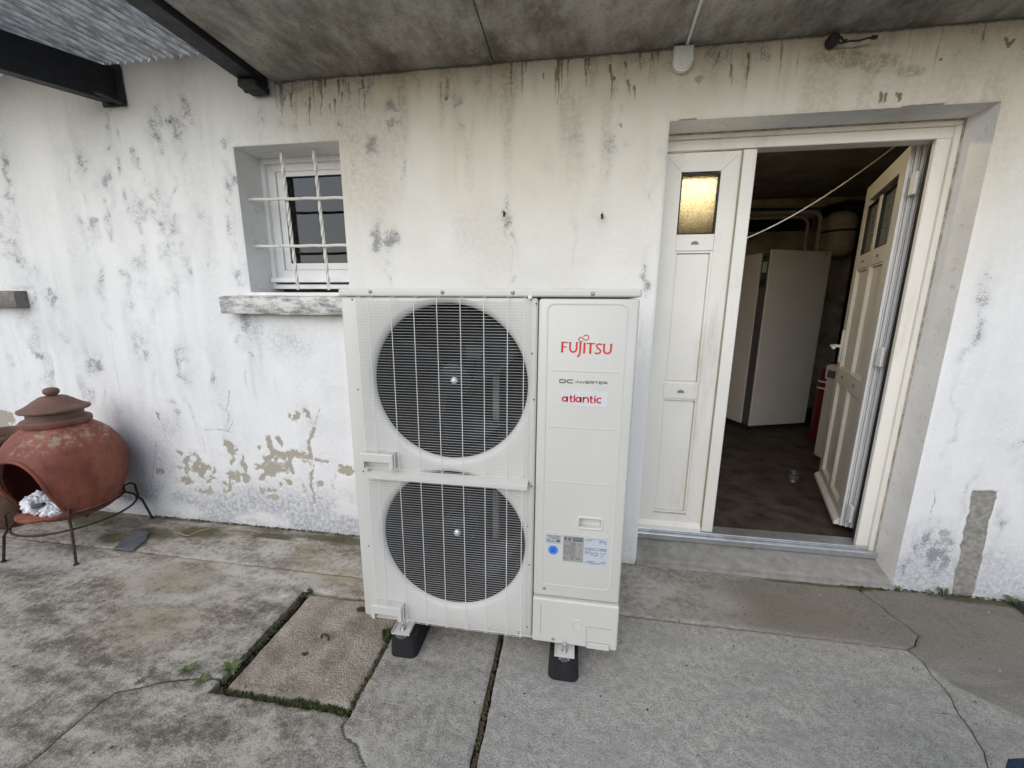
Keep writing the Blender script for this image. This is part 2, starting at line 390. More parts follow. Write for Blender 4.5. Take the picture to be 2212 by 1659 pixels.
# ------------------------------------------------------------------ ground
base = MB().quad((-60, -60, -.045), (60, -60, -.045), (60, 40, -.045), (-60, 40, -.045)).build('ground', simple('yard_concrete_far', (.20, .19, .165), .95, 0, .25, 3, .2, .2))
base['kind'] = 'structure'
patio = empty('patio'); patio['kind'] = 'structure'
SOIL = simple('dark_joint_soil', (.030, .026, .018), .95, 0, .5, 30, .4, .1)
def ground_fields(X, Y):
    warm = ss(-.1, -.9, X + .35 * (fbm(X * 3, Y * 3, 3, 5) - .5)) * .95
    warm = np.maximum(warm, ss(-.50, -.25, Y) * .6)
    moss = ss(-.10, .02, Y + .10 * (fbm(X * 5, Y * 5, 4, 3) - .5)) * (X < .35) * .62 * ss(-3.2, -2.6, X + 0 * X)
    for a in [(-2.45, -.17, .22, .08), (-2.2, -.12, .25, .07), (-2.62, -.25, .12, .07), (-1.3, -.06, .4, .05), (-1.7, -.10, .2, .05), (-3.0, -.10, .3, .1),  (1.45, -.02, .15, .025), (2.0, -.03, .35, .03), (1.2, -.03, .25, .015)]:
        moss = np.maximum(moss, blob(X, Y, *a) * .95)
    moss = np.maximum(moss, .42 * np.maximum(blob(X, Y, 1.50, -.18, .03, .10), blob(X, Y, 1.52, -.30, .025, .06)))
    moss = moss * (.55 + 1.0 * fbm(X * 13, Y * 13, 4, 12))
    moss = np.where((X > -1.80) & (X < -1.47) & (Y > -.34) & (Y < -.11), moss * .15, moss)
    wet = np.zeros_like(X)
    edge = -.378 + 0 * X
    n = .10 * (fbm(X * 4, Y * 4, 4, 11) - .5)
    wet = np.maximum(wet, ss(.55, .95, X + n * 2) * ss(-.385, -.37, Y) * ss(.0, -.07, Y - n * .6 - .0) * .85)
    wet = np.maximum(wet, .35 * ss(.35, .8, X) * ss(-.385, -.37, Y))
    bx = np.interp(Y, [-1.2, -.82, -.77, -.635, -.53, -.43, -.376, 0], [1.9, 1.75, 1.66, 1.564, 1.439, 1.41, 1.385, 1.385])
    wet = np.maximum(wet, ss(-.012, .012, X + n * .12 - bx) * (.95 + .1 * n))
    pale = np.zeros_like(X)
    for a in [(-1.95, -.27, .16, .07), (-1.6, -.22, .13, .10), (-1.15, -.27, .16, .07), (-2.75, -.48, .5, .07), (-1.35, -.42, .3, .05), (.75, -.23, .13, .05), (.45, -.18, .12, .1), (-2.2, -.45, .5, .05)]:
        pale = np.maximum(pale, blob(X, Y, *a) * .8)
    rr = np.hypot((X + 1.88) / .24, (Y + .47) / .16); pale = np.maximum(pale, .75 * np.exp(-((rr - 1) / .22) ** 2) * (Y < -.33))
    pale = np.maximum(pale, .95 * ss(.020, .006, np.hypot(X + 1.571, (Y + .458) * 1.4)))
    pale = np.maximum(pale, .95 * ss(.030, .012, np.hypot(X + 1.299, (Y + .511) * 1.5)))
    pale = np.maximum(pale, .8 * ss(.028, .010, np.hypot((X - .77) * 1.2, (Y + .735)) ))
    ochre = np.zeros_like(X)
    for a in [(-1.42, -.20, .05, .14), (-1.30, -.29, .12, .05), (-1.86, -.43, .12, .06), (-1.95, -.5, .25, .14), (-1.1, -.35, .2, .07), (-1.75, -.75, .2, .12), (1.0, -.25, .3, .1)]:
        ochre = np.maximum(ochre, blob(X, Y, *a) * .85)
    line = np.zeros_like(X); wob = .006 * (fbm(X * 22, Y * 22, 3, 8) - .5) * 2
    def ln(pts, wd, st=1.): 
        nonlocal line
        line = np.maximum(line, st * ss(wd, wd * .25, polydist(X + wob, Y + wob, pts)))
    ln([(-1.217, -.925), (-1.30, -.935), (-1.41, -.96), (-1.564, -1.033), (-1.573, -1.134), (-1.566, -1.203), (-1.58, -1.5)], .009, .85)
    ln([(-.694, -.974), (-.70, -1.01), (-.665, -1.042), (-.62, -1.058), (-.56, -1.109), (-.5, -1.3)], .010, .8)
    ln([(-1.79, -.335), (-1.765, -.10), (-1.475, -.095), (-1.49, -.335)], .007, .6)
    ln([(-1.41, -.96), (-1.45, -.93), (-1.5, -.96), (-1.6, -.95)], .005, .4)
    ln([(1.36, -.66), (1.31, -.65)], .005, .8)
    ln([(-2.55, -.8), (-2.2, -.7), (-1.9, -.78)], .005, .25)
    z = .006 * (fbm(X * 2.2, Y * 2.2, 3, 21) - .5) + .0035 * (fbm(X * 14, Y * 14, 4, 22) - .5) * (.6 + warm) - .006 * line
    z = z + .004 * ss(.028, .012, np.hypot(X + 1.299, (Y + .511) * 1.5))
    return dict(warm=warm, moss=np.clip(moss, 0, 1), wet=np.clip(wet, 0, 1), pale=pale, ochre=ochre, line=line), z
def slab_obj(U, V, hole=None, warp=None):
    UU, VV = np.meshgrid(U, V); RU, RV = UU, VV
    if warp: UU = warp(UU, VV)
    at, z = ground_fields(UU, VV)
    bx = np.minimum(np.minimum(RU - U[0], U[-1] - RU), np.minimum(VV - V[0], V[-1] - VV))
    if hole:
        x0, x1, y0, y1 = hole
        d = np.maximum(np.maximum(x0 - UU, UU - x1), np.maximum(y0 - VV, VV - y1)); bx = np.minimum(bx, np.abs(d))
    z = z - .006 * ss(.012, .0, bx) * (.5 + fbm(UU * 40, VV * 40, 2, 4))
    jit = .006 * (fbm(UU * 30, VV * 30, 3, 44) - .5) * ss(.03, 0, bx)
    me = gridmesh('slab', U, V, (UU + jit, VV + jit, z), at, (lambda a, b: (a > hole[0]) & (a < hole[1]) & (b > hole[2]) & (b < hole[3])) if hole else None)
    bm = bmesh.new(); bm.from_mesh(me)
    es = [e for e in bm.edges if e.is_boundary]
    ex = bmesh.ops.extrude_edge_only(bm, edges=es)
    for v in ex['geom']:
        if isinstance(v, bmesh.types.BMVert): v.co.z = -.05
    bmesh.ops.recalc_face_normals(bm, faces=bm.faces)
    bm.to_mesh(me); bm.free(); me.shade_smooth(); me.set_sharp_from_angle(angle=R(50))
    return link('slab', me, GROUND, patio)
HOLE = (-1.238, -.694, -.976, -.466)
YA = axis(-3.4, (-1.5, .06), (HOLE[2], .0075), (HOLE[3], .0075), (-.339, .0075))
slab_obj(axis(-5.0, (-3.2, .06), (HOLE[0], .0075), (HOLE[1], .0075), (-.256, .0075)), YA, HOLE)
def crack_x(y):
    b = np.interp(y, [-3.4, -1.3, -1.0, -.84, -.77, -.66, -.59, -.50, -.43, -.378, -.36, -.30, -.22, -.12, -.05, 0], [1.15, 1.22, 1.26, 1.282, 1.329, 1.36, 1.389, 1.402, 1.412, 1.40, 1.44, 1.505, 1.495, 1.475, 1.46, 1.455])
    return b + .010 * (fbm(y * 16, y * 0, 4, 90) - .5) * 2
wl_ = lambda X, Y: X + (crack_x(Y) - 1.40) * ss(.95, 1.40, X); wr_ = lambda X, Y: X + (crack_x(Y) + .0045 - 1.4045) * ss(2.1, 1.4045, X)
slab_obj(axis(-.232, (1.40, .0075)), axis(-3.4, (-1.5, .06), (-.380, .0075)), None, wl_)
slab_obj(axis(1.4045, (2.25, .0075), (3.6, .06)), axis(-3.4, (-1.5, .06), (-.002, .0075)), None, wr_)
slab_obj(axis(-5.0, (-3.5, .06), (-.16, .0075)), axis(-.335, (-.002, .0075)))
slab_obj(axis(-.158, (1.40, .0075)), axis(-.377, (-.002, .0075)), None, wl_)
MB().box((-1.30, -1.05, -.044), (-.60, -.40, -.036)).build('joint_soil', SOIL, patio)
MB().box((-.27, -3.4, -.044), (-.21, -.335, -.022)).build('joint_soil', SOIL, patio)
# ------------------------------------------------------------------ house
house = empty('house', (0, 0, 0), 'old white rendered house wall with stained peeling paint behind the heat pump', 'house')
WX0, WX1, WZ0, WZ1 = -1.750, -1.163, 1.425, 2.153
DX0, DX1, DZ1 = .392, 1.620, 2.151
def in_open(x, z, e=0): return ((x > WX0 - e) & (x < WX1 + e) & (z > WZ0 - e) & (z < WZ1 + e)) | ((x > DX0 - e) & (x < DX1 + e) & (z < DZ1 + e))
peel_lines = [([(-1.752, .583), (-1.731, .491), (-1.666, .479), (-1.599, .499), (-1.492, .491)], .021), ([(-1.486, .491), (-1.49, .558), (-1.443, .652)], .013), ([(-1.63, .466), (-1.625, .414), (-1.608, .373)], .012), ([(-1.734, .47), (-1.781, .445), (-1.821, .40)], .013), ([(-2.043, .362), (-2.051, .274), (-2.079, .205)], .008), ([(-1.479, .403), (-1.496, .296), (-1.49, .189)], .009), ([(-1.462, .472), (-1.378, .462)], .008), ([(-2.008, .44), (-2.03, .407)], .010)]
peel_blobs = [(-1.551, .731, .037, .03), (-1.476, .745, .008, .025), (-2.015, .504, .029, .038), (-2.344, .396, .042, .034), (-2.243, .359, .072, .039), (-1.732, .396, .067, .054), (-1.981, .312, .07, .028), (-1.818, .335, .034, .033), (-2.381, .259, .049, .023), (-2.547, .32, .05, .017), (-1.938, .413, .014, .044), (-1.271, .418, .052, .021), (-1.653, .316, .017, .016), (-1.435, .312, .022, .016), (-1.676, .577, .016, .021), (-1.827, .516, .017, .021), (-2.492, .684, .012, .019), (-2.391, .464, .018, .013), (-1.45, 2.43, .03, .012), (-1.70, 2.50, .012, .03), (-1.62, 2.47, .02, .02), (.495, 2.301, .016, .016), (-3.75, .60, .10, .08), (-1.36, 2.426, .03, .01), (-1.03, 2.42, .04, .008)]
cracks = [[(-2.203, .557), (-2.19, .461)], [(-2.538, .515), (-2.586, .368), (-2.638, .204)], [(-1.965, .867), (-1.982, .796), (-2.007, .744)], [(-2.071, .622), (-2.016, .61), (-1.995, .6)], [(-2.016, .61), (-1.973, .674)], [(-2.176, .611), (-2.071, .622)], [(-1.844, .99), (-1.852, .891)], [(-1.394, .783), (-1.441, .672)], [(1.70, .53), (1.712, .47), (1.705, .42)]]
drips = [[(-1.44, 2.422), (-1.442, 2.385)], [(-1.429, 2.365), (-1.432, 2.327)], [(-1.393, 2.372), (-1.4, 2.297)], [(-1.297, 2.347), (-1.308, 2.225)], [(-1.244, 2.418), (-1.247, 2.363)], [(-1.23, 2.417), (-1.245, 2.24)], [(-1.21, 2.416), (-1.211, 2.379)], [(-1.195, 2.313), (-1.197, 2.266)], [(-1.167, 2.33), (-1.17, 2.274)], [(-1.137, 2.411), (-1.142, 2.338)], [(-1.115, 2.409), (-1.116, 2.373)], [(-1.125, 2.355), (-1.126, 2.318)], [(-1.089, 2.394), (-1.096, 2.279)], [(-1.009, 2.347), (-1.015, 2.227)], [(-.931, 2.424), (-.933, 2.37)], [(-1.016, 2.403), (-1.016, 2.375)], [(-.241, 2.417), (-.239, 2.366)], [(-.098, 2.423), (-.091, 2.236)], [(-.084, 2.422), (-.076, 2.244)], [(-.056, 2.412), (-.05, 2.311)], [(.019, 2.414), (.026, 2.306)], [(.033, 2.413), (.039, 2.322)], [(-.162, 2.369), (-.159, 2.335)], [(.189, 2.389), (.195, 2.327)], [(.207, 2.318), (.213, 2.26)], [(.232, 2.292), (.237, 2.242)], [(.25, 2.421), (.257, 2.348)], [(.321, 2.416), (.326, 2.367)], [(.299, 2.409), (.304, 2.369)], [(.131, 2.381), (.141, 2.239)], [(.186, 2.151), (.188, 2.138)],
         [(.567, 2.395), (.553, 2.34)], [(.68, 2.38), (.684, 2.334), (.688, 2.241)], [(.618, 2.345), (.627, 2.265)], [(1.191, 2.205), (1.197, 2.176)], [(1.209, 2.201), (1.213, 2.175)], [(1.249, 2.201), (1.258, 2.188), (1.266, 2.197)], [(1.262, 2.197), (1.263, 2.175)], [(1.581, 2.364), (1.594, 2.334), (1.609, 2.356)], [(-2.10, 2.29), (-2.095, 2.285)], [(.43, 2.150), (.50, 2.152)], [(1.28, 2.150), (1.42, 2.153)]]
algae = [(-2.824, 2.168, .073, .055), (-2.722, 2.136, .048, .12), (-2.575, 2.047, .059, .065), (-2.163, 2.226, .066, .113), (-2.072, 2.238, .055, .069), (-2.387, 1.815, .032, .145), (-2.414, 1.631, .063, .09), (-2.537, 1.46, .037, .062), (-2.385, 1.419, .074, .062), (-2.728, 1.46, .038, .084), (-1.819, 1.982, .032, .134), (-2.001, 1.759, .045, .075), (-1.812, 1.50, .068, .078), (-1.834, 1.82, .022, .055), (-3.217, 2.129, .051, .115), (-3.253, 1.886, .079, .121), (-1.587, 2.27, .061, .049), (-1.792, 2.223, .032, .034), (-2.451, 1.958, .03, .056), (-1.409, 2.228, .06, .041), (-3.276, 1.631, .108, .127),
         (-.861, 2.256, .076, .112), (-1.114, 2.157, .057, .067), (-.978, 2.15, .033, .086), (-1.153, 2.235, .034, .047), (-.594, 2.285, .072, .045), (.14, 2.298, .037, .051), (-.30, 1.775, .026, .094), (-.265, 1.669, .015, .043), (-.953, 1.658, .05, .113), (.359, 2.027, .02, .113), (.348, 1.494, .021, .127), (-.286, 1.453, .018, .027), (.109, 2.038, .041, .038), (-.025, 1.748, .017, .062),
         (-1.80, 1.35, .05, .12), (-1.85, 1.26, .1, .05), (-2.25, 1.05, .06, .16), (-2.05, .98, .04, .14), (-2.5, 1.15, .08, .12), (-2.38, .80, .05, .08), (-2.9, 1.0, .08, .12), (1.72, .30, .07, .10), (1.80, .22, .06, .14), (1.70, .12, .06, .12), (2.0, .75, .10, .05), (1.84, .48, .02, .08), (1.97, .42, .02, .12), (-2.55, 1.30, .05, .1), (-3.1, 1.35, .1, .1), (1.70, 1.3, .03, .2), (-.333, 1.796, .012, .012), (.12, 1.774, .01, .014), (-2.095, 2.285, .014, .014)]
def wall_fields(X, Z):
    n1 = fbm(X * 9, Z * 9, 4, 31); n2 = fbm(X * 28, Z * 28, 3, 32)
    n3 = fbm(X * 60, Z * 60, 2, 34)
    al = .10 + .30 * ss(.48, .68, fbm(X * 3.0, Z * 1.3, 4, 33)) * ss(-.6, -1.6, X + 0 * Z) * ss(.35, .65, n1)
    al = al + .20 * ss(.46, .66, fbm(X * 2.5, Z * 2.5, 4, 39)) * ss(.3, .7, n1)
    al = np.maximum(al, .66 * ss(.50, .70, fbm(X * 8, Z * 2.2, 4, 48)) * ss(.30, .60, n1) * ss(-1.2, -1.7, X) * ss(.3, .8, Z) * (.5 + .8 * n2))
    al = np.maximum(al, .55 * ss(.52, .70, fbm(X * 9, Z * 2.5, 4, 49)) * ss(.30, .60, n1) * ss(-1.2, -1.1, X) * ss(1.3, 2.2, Z) * (.5 + .8 * n2))
    Xw = X + .07 * (fbm(X * 7, Z * 7, 3, 71) - .5) * 2; Zw = Z + .09 * (fbm(X * 7, Z * 6, 3, 72) - .5) * 2
    for x, z, a, b in algae:
        al = np.maximum(al, .92 * blob(Xw, Zw, x, z, a * 1.45, b * 1.7) * (.45 + .7 * n1) * (.45 + .8 * n2))
    up = ss(2.0, 2.40, Z) * (X > -1.48)
    al = np.maximum(al, .62 * up * ss(.42, .66, fbm(X * 11, Z * 3, 4, 55)) * (.5 + .8 * n2))
    for x, z, a, b in algae:
        al = np.maximum(al, .62 * blob(Xw, Z, x + a * .25, z - b * 2.0, a * .45, b * 1.9) * (.40 + .9 * n2))
    # vertical washed streaks left of the window
    st = ss(.55, .8, fbm(X * 26, Z * 1.6, 3, 35)) * ss(-1.3, -1.8, X) * ss(.5, .9, Z) * ss(2.2, 1.5, Z)
    al = np.maximum(al, st * .5)
    pe = np.zeros_like(X)
    wb = .012 * (fbm(X * 24, Z * 24, 3, 36) - .5) * 2
    for pts, wd in peel_lines:
        pe = np.maximum(pe, .95 * ss(wd * 1.9, wd * .3, polydist(X + wb * 1.3, Z - wb * 1.3, pts)))
    for x, z, a, b in peel_blobs:
        pe = np.maximum(pe, ss(.15, .80, blob(X + wb * 2.5, Z - wb * 2.5, x, z, a * 1.45, b * 1.45) * (.1 + 1.5 * n2)))
    fl = .8 * ss(.52, .72, fbm(X * 20, Z * 20, 4, 37)) * ss(.10, .22, Z) * ss(.56, .40, Z) * ss(-2.6, -2.3, X) * ss(-1.2, -1.5, X)
    pe = np.maximum(pe, fl)
    ba = np.zeros_like(X)
    e = .008 * (fbm(X * 30, Z * 30, 3, 38) - .5) * 2
    xl = np.interp(Z, [0, .541], [1.873, 1.853]); xr = np.interp(Z, [0, .545], [1.963, 1.949])
    ba = ss(-.004, .004, X - xl + e) * ss(-.004, .004, xr - X + e) * ss(.004, -.004, Z - .545 + e)
    dr = np.zeros_like(X)
    for pts in drips:
        k_ = .35 + .5 * (hash(str(pts)) % 7 / 7. if False else (abs(pts[0][0] * 37.7) % 1))
        za, zb_ = pts[0][1], pts[-1][1]; tt = np.clip((za - Z) / max(1e-3, za - zb_), 0, 1) if za - zb_ > .03 else 0 * Z
        dr = np.maximum(dr, min(.9, k_ + .30) * (1 - .55 * tt) * ss(.0095 - .0035 * tt, .001, polydist(X + wb * .6, Z, pts)))
        dr = np.maximum(dr, .26 * k_ * ss(.03, .0, polydist(X + wb, Z, pts)))
    for pts in cracks:
        dr = np.maximum(dr, .50 * ss(.007, .001, polydist(X + wb * .4, Z, pts)))
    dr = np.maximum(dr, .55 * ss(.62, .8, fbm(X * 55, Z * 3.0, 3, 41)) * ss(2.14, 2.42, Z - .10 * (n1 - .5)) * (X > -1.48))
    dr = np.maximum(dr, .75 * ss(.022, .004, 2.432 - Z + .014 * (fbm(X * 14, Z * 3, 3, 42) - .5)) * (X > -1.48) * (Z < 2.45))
    dr = np.maximum(dr, .6 * ss(.004, .0, np.abs(X + 1.478)) * ss(2.2, 2.4, Z))
    # brown stain above the door
    stn = np.zeros_like(X)
    for a in [(1.02, 2.345, .16, .022), (1.17, 2.305, .10, .035), (1.27, 2.275, .07, .025), (.98, 2.36, .06, .02), (1.12, 2.325, .15, .028)]:
        stn = np.maximum(stn, blob(X, Z, *a))
    bro = .75 * ss(.20, .65, stn * (.3 + 1.2 * n1))
    bro = np.maximum(bro, .55 * ss(.45, .78, fbm(X * 16, Z * 2.0, 4, 45)) * ss(1.7, 2.4, Z) * (X > -1.48))
    bro = np.maximum(bro, .30 * ss(.45, .75, fbm(X * 3, Z * 2.0, 4, 57)) * ss(1.2, 2.2, Z) * ss(-1.6, -1.2, X))
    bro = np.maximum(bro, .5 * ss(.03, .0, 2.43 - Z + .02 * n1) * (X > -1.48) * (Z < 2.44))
    dr = np.maximum(dr, .8 * ss(.016, .006, np.hypot(X - .495, Z - 2.301) + .004 * n2) )
    dr = np.maximum(dr, .9 * ss(.008, .003, np.hypot(X - 1.381, Z - 2.309)))
    for hx_, hz_ in ((-2.095, 2.287), (-.61, 2.30), (.145, 2.33)): dr = np.maximum(dr, .95 * ss(.013, .004, np.hypot(X - hx_, Z - hz_)))
    gr = .80 * ss(.40, .06, Z + .16 * (n1 - .5)) * ss(-.3, -1.1, X) * (.35 + 1.1 * ss(.35, .6, fbm(X * 3.2, Z * 6, 4, 43)))
    gr = np.maximum(gr, .75 * ss(.45, .05, Z + .2 * (n1 - .5)) * (X > 1.5))
    gr = np.maximum(gr, .35 * ss(.30, .0, Z) * (X > -.9) * (X < .5))
    for a in [(-2.45, .62, .12, .10), (-2.52, .42, .13, .2), (-1.55, 1.17, .18, .10), (-1.75, 1.22, .08, .16), (-3.35, 1.28, .08, .06), (-3.3, 1.45, .1, .02)]:
        gr = np.maximum(gr, .65 * blob(X, Z, *a) * (.5 + n1))
    for a, b_, c_, q_ in ((6, .55, 81, .20), (14, 1.3, 82, .18)):
        gr = np.maximum(gr, q_ * ss(.48, .74, fbm(X * a, Z * b_, 4, c_)) * (ss(-.8, -1.5, X) + .6 * (X > 1.55)).clip(0, 1) * ss(.1, .5, Z))
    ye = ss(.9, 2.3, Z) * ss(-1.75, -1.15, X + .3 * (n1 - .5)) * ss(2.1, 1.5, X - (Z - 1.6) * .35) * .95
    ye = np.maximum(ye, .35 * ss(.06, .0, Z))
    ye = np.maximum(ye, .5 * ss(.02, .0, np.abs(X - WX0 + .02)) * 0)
    y = -.003 * (fbm(X * 1.2, Z * 1.2, 3, 51) - .5) * 2 - .0022 * (fbm(X * 11, Z * 11, 4, 52) - .5) * 2
    y = y + .0035 * np.clip(pe, 0, 1) + .007 * ba
    d = np.minimum(np.maximum(np.maximum(WX0 - X, X - WX1), np.maximum(WZ0 - Z, Z - WZ1)), np.maximum(np.maximum(DX0 - X, X - DX1), Z - DZ1))
    y = y * ss(0, .04, np.abs(d)) + .004 * ss(.010, .0, np.abs(d))
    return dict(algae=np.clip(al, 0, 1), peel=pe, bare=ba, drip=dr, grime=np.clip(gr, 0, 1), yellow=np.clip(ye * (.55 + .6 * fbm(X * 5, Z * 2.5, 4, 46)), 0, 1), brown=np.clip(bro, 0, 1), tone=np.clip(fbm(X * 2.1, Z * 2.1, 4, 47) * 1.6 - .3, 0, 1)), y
S = .0062
UX = axis(-6.0, (-3.7, .08), (WX0, S), (WX1, S), (DX0, S), (DX1, S), (2.25, S), (4.2, .08)); UZ = axis(-.03, (WZ0, S), (DZ1, S), (WZ1, S), (2.58, S), (2.75, .08))
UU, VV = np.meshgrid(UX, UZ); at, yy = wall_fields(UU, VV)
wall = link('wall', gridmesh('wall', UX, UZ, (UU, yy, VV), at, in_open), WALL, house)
# reveals and inner skin (one solid shell round each opening)
D1 = .30
def reveal(x0, x1, z0, z1, bottom):
    rv = MB()
    n = 14; Y = [.004 + (D1 - .004) * i / n for i in range(n + 1)]
    for y0, y1 in zip(Y[:-1], Y[1:]):
        rv.quad((x0, y0, z0), (x0, y1, z0), (x0, y1, z1), (x0, y0, z1)); rv.quad((x1, y0, z0), (x1, y1, z0), (x1, y1, z1), (x1, y0, z1)); rv.quad((x0, y0, z1), (x0, y1, z1), (x1, y1, z1), (x1, y0, z1))
        if bottom: rv.quad((x0, y0, z0), (x0, y1, z0), (x1, y1, z0), (x1, y0, z0))
    bmesh.ops.remove_doubles(rv.bm, verts=rv.bm.verts, dist=1e-5)
    rv.build('reveal', REVEAL, house)
reveal(WX0, WX1, WZ0, WZ1, True); reveal(DX0, DX1, -.03, DZ1, False)
iw = MB(); zt = 2.75
for a, b, c, d in [(-3.0, WX0, .0, zt), (WX1, DX0, .0, zt), (DX1, 4.0, .0, zt), (WX0, WX1, .0, WZ0), (WX0, WX1, WZ1, zt), (DX0, DX1, DZ1, zt)]:
    iw.box((a, .26, c), (b, .302, d))
iw.build('inner_wall', INWALL, house)
# doorstep
U = axis(DX0 + .001, (DX1 - .001, .012)); V = axis(-.018, (.165, .006)); UU, VV = np.meshgrid(U, V)
zz = np.interp(VV, [-.018, -.013, .012, .018, .165], [-.03, .012, .018, .026, .084]) + .004 * (fbm(UU * 9, VV * 30, 4, 61) - .5) * ss(-.018, .02, VV)
st = gridmesh('doorstep', U, V, (UU, VV + .006 * (fbm(UU * 6, VV * 0, 3, 62) - .5), zz), {})
link('doorstep', st, STEP, house)
# concrete balcony slab above
def slab_part(x0, x1, z):
    U = axis(x0, (x1, .05)); V = axis(-1.25, (.0, .05))
    MB().box((x0, -.56, z), (x1, .30, z + .2), .004, 1).build('ceiling_slab', SLAB, house)
slab_part(-1.494, -.389, 2.430); slab_part(-.3855, 3.6, 2.4275)
MB().tube([(-.395, -.56, 2.4275), (-.391, -.3, 2.427), (-.392, .0, 2.427)], .004, 6).build('joint_filler', SLAB, house)
con = MB().tube([(.433, -.012, 2.395), (.433, -.016, 2.415), (.430, -.035, 2.4215), (.414, -.25, 2.4215), (.398, -.555, 2.4215)], .0065, 8).build('conduit', PVC2, house, 40)
# stone window sill
def sill(x0, x1, z0, z1, yf):
    U = axis(x0, (x1, .02)); n = len(U); mb = MB(); prof = [(.19, z1 + .028), (.03, z1 + .010), (-.045, z1 + .002), (yf + .004, z1 - .001), (yf, z1 - .007), (yf, z0 + .004), (yf + .003, z0), (.02, z0)]
    rings = []
    for i, x in enumerate(U):
        ring = []
        for (y, z) in prof:
            q = .010 * (float(fbm(x * 14, z * 40 + y * 30, 3, 70)) - .5)
            xx = x if y < .004 else min(max(x, WX0 + .002), WX1 - .002) if x0 < -1.5 and x1 > -1.8 and x0 > -2.5 else x
            ring.append(mb.bm.verts.new((xx, y + q * .5, z + q)))
        rings.append(ring)
    for A, B in zip(rings[:-1], rings[1:]):
        for k in range(len(prof) - 1): mb.bm.faces.new((A[k], A[k + 1], B[k + 1], B[k]))
    mb.bm.faces.new(rings[0]); mb.bm.faces.new(rings[-1][::-1])
    return mb
# ------------------------------------------------------------------ window
win = empty('window', (0, 0, 0), parent=house)
sill(-1.885, -1.03, 1.309, 1.402, -.066).build('sill', SILL, win, 40)
sill(-4.2, -3.275, 1.335, 1.425, -.06).build('sill', simple('brown_stone_sill', (.20, .18, .165), .9, 0, .25, 20, .4), house, 40)
def mitred(mb, x0, x1, z0, z1, wd, y0, y1, gap=.0006):
    f = lambda u, v, t: (u, y0 + t, v); g = gap
    T = y1 - y0
    mb.prism([(x0, z0 + g), (x0, z1 - g), (x0 + wd, z1 - wd - g), (x0 + wd, z0 + wd + g)], f, T)
    mb.prism([(x1, z0 + g), (x1 - wd, z0 + wd + g), (x1 - wd, z1 - wd - g), (x1, z1 - g)], f, T)
    mb.prism([(x0 + g, z0), (x0 + wd + g, z0 + wd), (x1 - wd - g, z0 + wd), (x1 - g, z0)], f, T)
    mb.prism([(x0 + g, z1), (x1 - g, z1), (x1 - wd - g, z1 - wd), (x0 + wd + g, z1 - wd)], f, T)
    return mb
mb = MB(); mitred(mb, WX0 + .001, WX1 - .001, 1.452, WZ1 - .001, .024, .172, .255); mitred(mb, WX0 + .022, WX1 - .022, 1.512, 2.140, .047, .196, .262)
mb.build('window_frame', PVC2, win)
mb = MB(); mitred(mb, WX0 + .072, WX1 - .072, 1.562, 2.104, .036, .206, .26); mb.build('sash', PVC2, win)
mb = MB(); mitred(mb, WX0 + .0685, WX1 - .0685, 1.5585, 2.1075, .004, .212, .25); mitred(mb, WX0 + .107, WX1 - .107, 1.597, 2.069, .004, .213, .25); mb.build('gasket', GASKET, win)
MB().box((WX0 + .105, .222, 1.595), (WX1 - .105, .226, 2.071)).build('pane', GLASS, win)
MB().box((WX0 + .006, .150, 1.487), (WX1 - .006, .196, 1.513), .003).build('drip_sill', PVC2, win)
bars = empty('window_bars', (0, 0, 0), parent=house)
YB = .085
for x0, x1 in ((-1.541, -1.520), (-1.354, -1.331)):
    n = 60; mb = MB()
    P = [(x0 + (x1 - x0) * i / n, YB - .004, 2.152 - .71 * i / n) for i in range(n + 1)]
    mb.tube(P, .0095, 4, twist=.30)
    mb.build('twisted_bar', BARPAINT, bars)
for z, dz in ((1.916, -.008), (1.6745, -.002)):
    n = 24
    MB().tube([(WX0 - .003 + (WX1 - WX0 + .006) * i / n, YB - .018, z + dz * i / n + .0012 * math.sin(i)) for i in range(n + 1)], .0078, 8).build('cross_bar', BARPAINT, bars, 40)
# ------------------------------------------------------------------ door frame and leaves
df = empty('door_frame', (0, 0, 0), parent=house)
FY = .155
def lplank(name, a, b, mat=PVC, bev=.003, parent=df): return MB().box(a, b, bev, 1).build(name, mat, parent)
lplank('head_rail', (DX0, FY, 2.082), (DX1 - .016, FY + .07, 2.128))
lplank('head_moulding', (DX0, FY - .012, 2.128), (DX1 - .002, FY + .06, 2.149))
lplank('jamb', (1.536, FY, .088), (1.592, FY + .022, 2.0815))
lplank('jamb_core', (1.560, FY + .0222, .088), (1.592, FY + .075, 2.0815), GASKET)
lplank('jamb_moulding', (1.592, FY - .012, .085), (1.6185, FY + .06, 2.1275))
lplank('jamb', (DX0 + .001, FY, .13), (.4145, FY + .075, 2.0815))
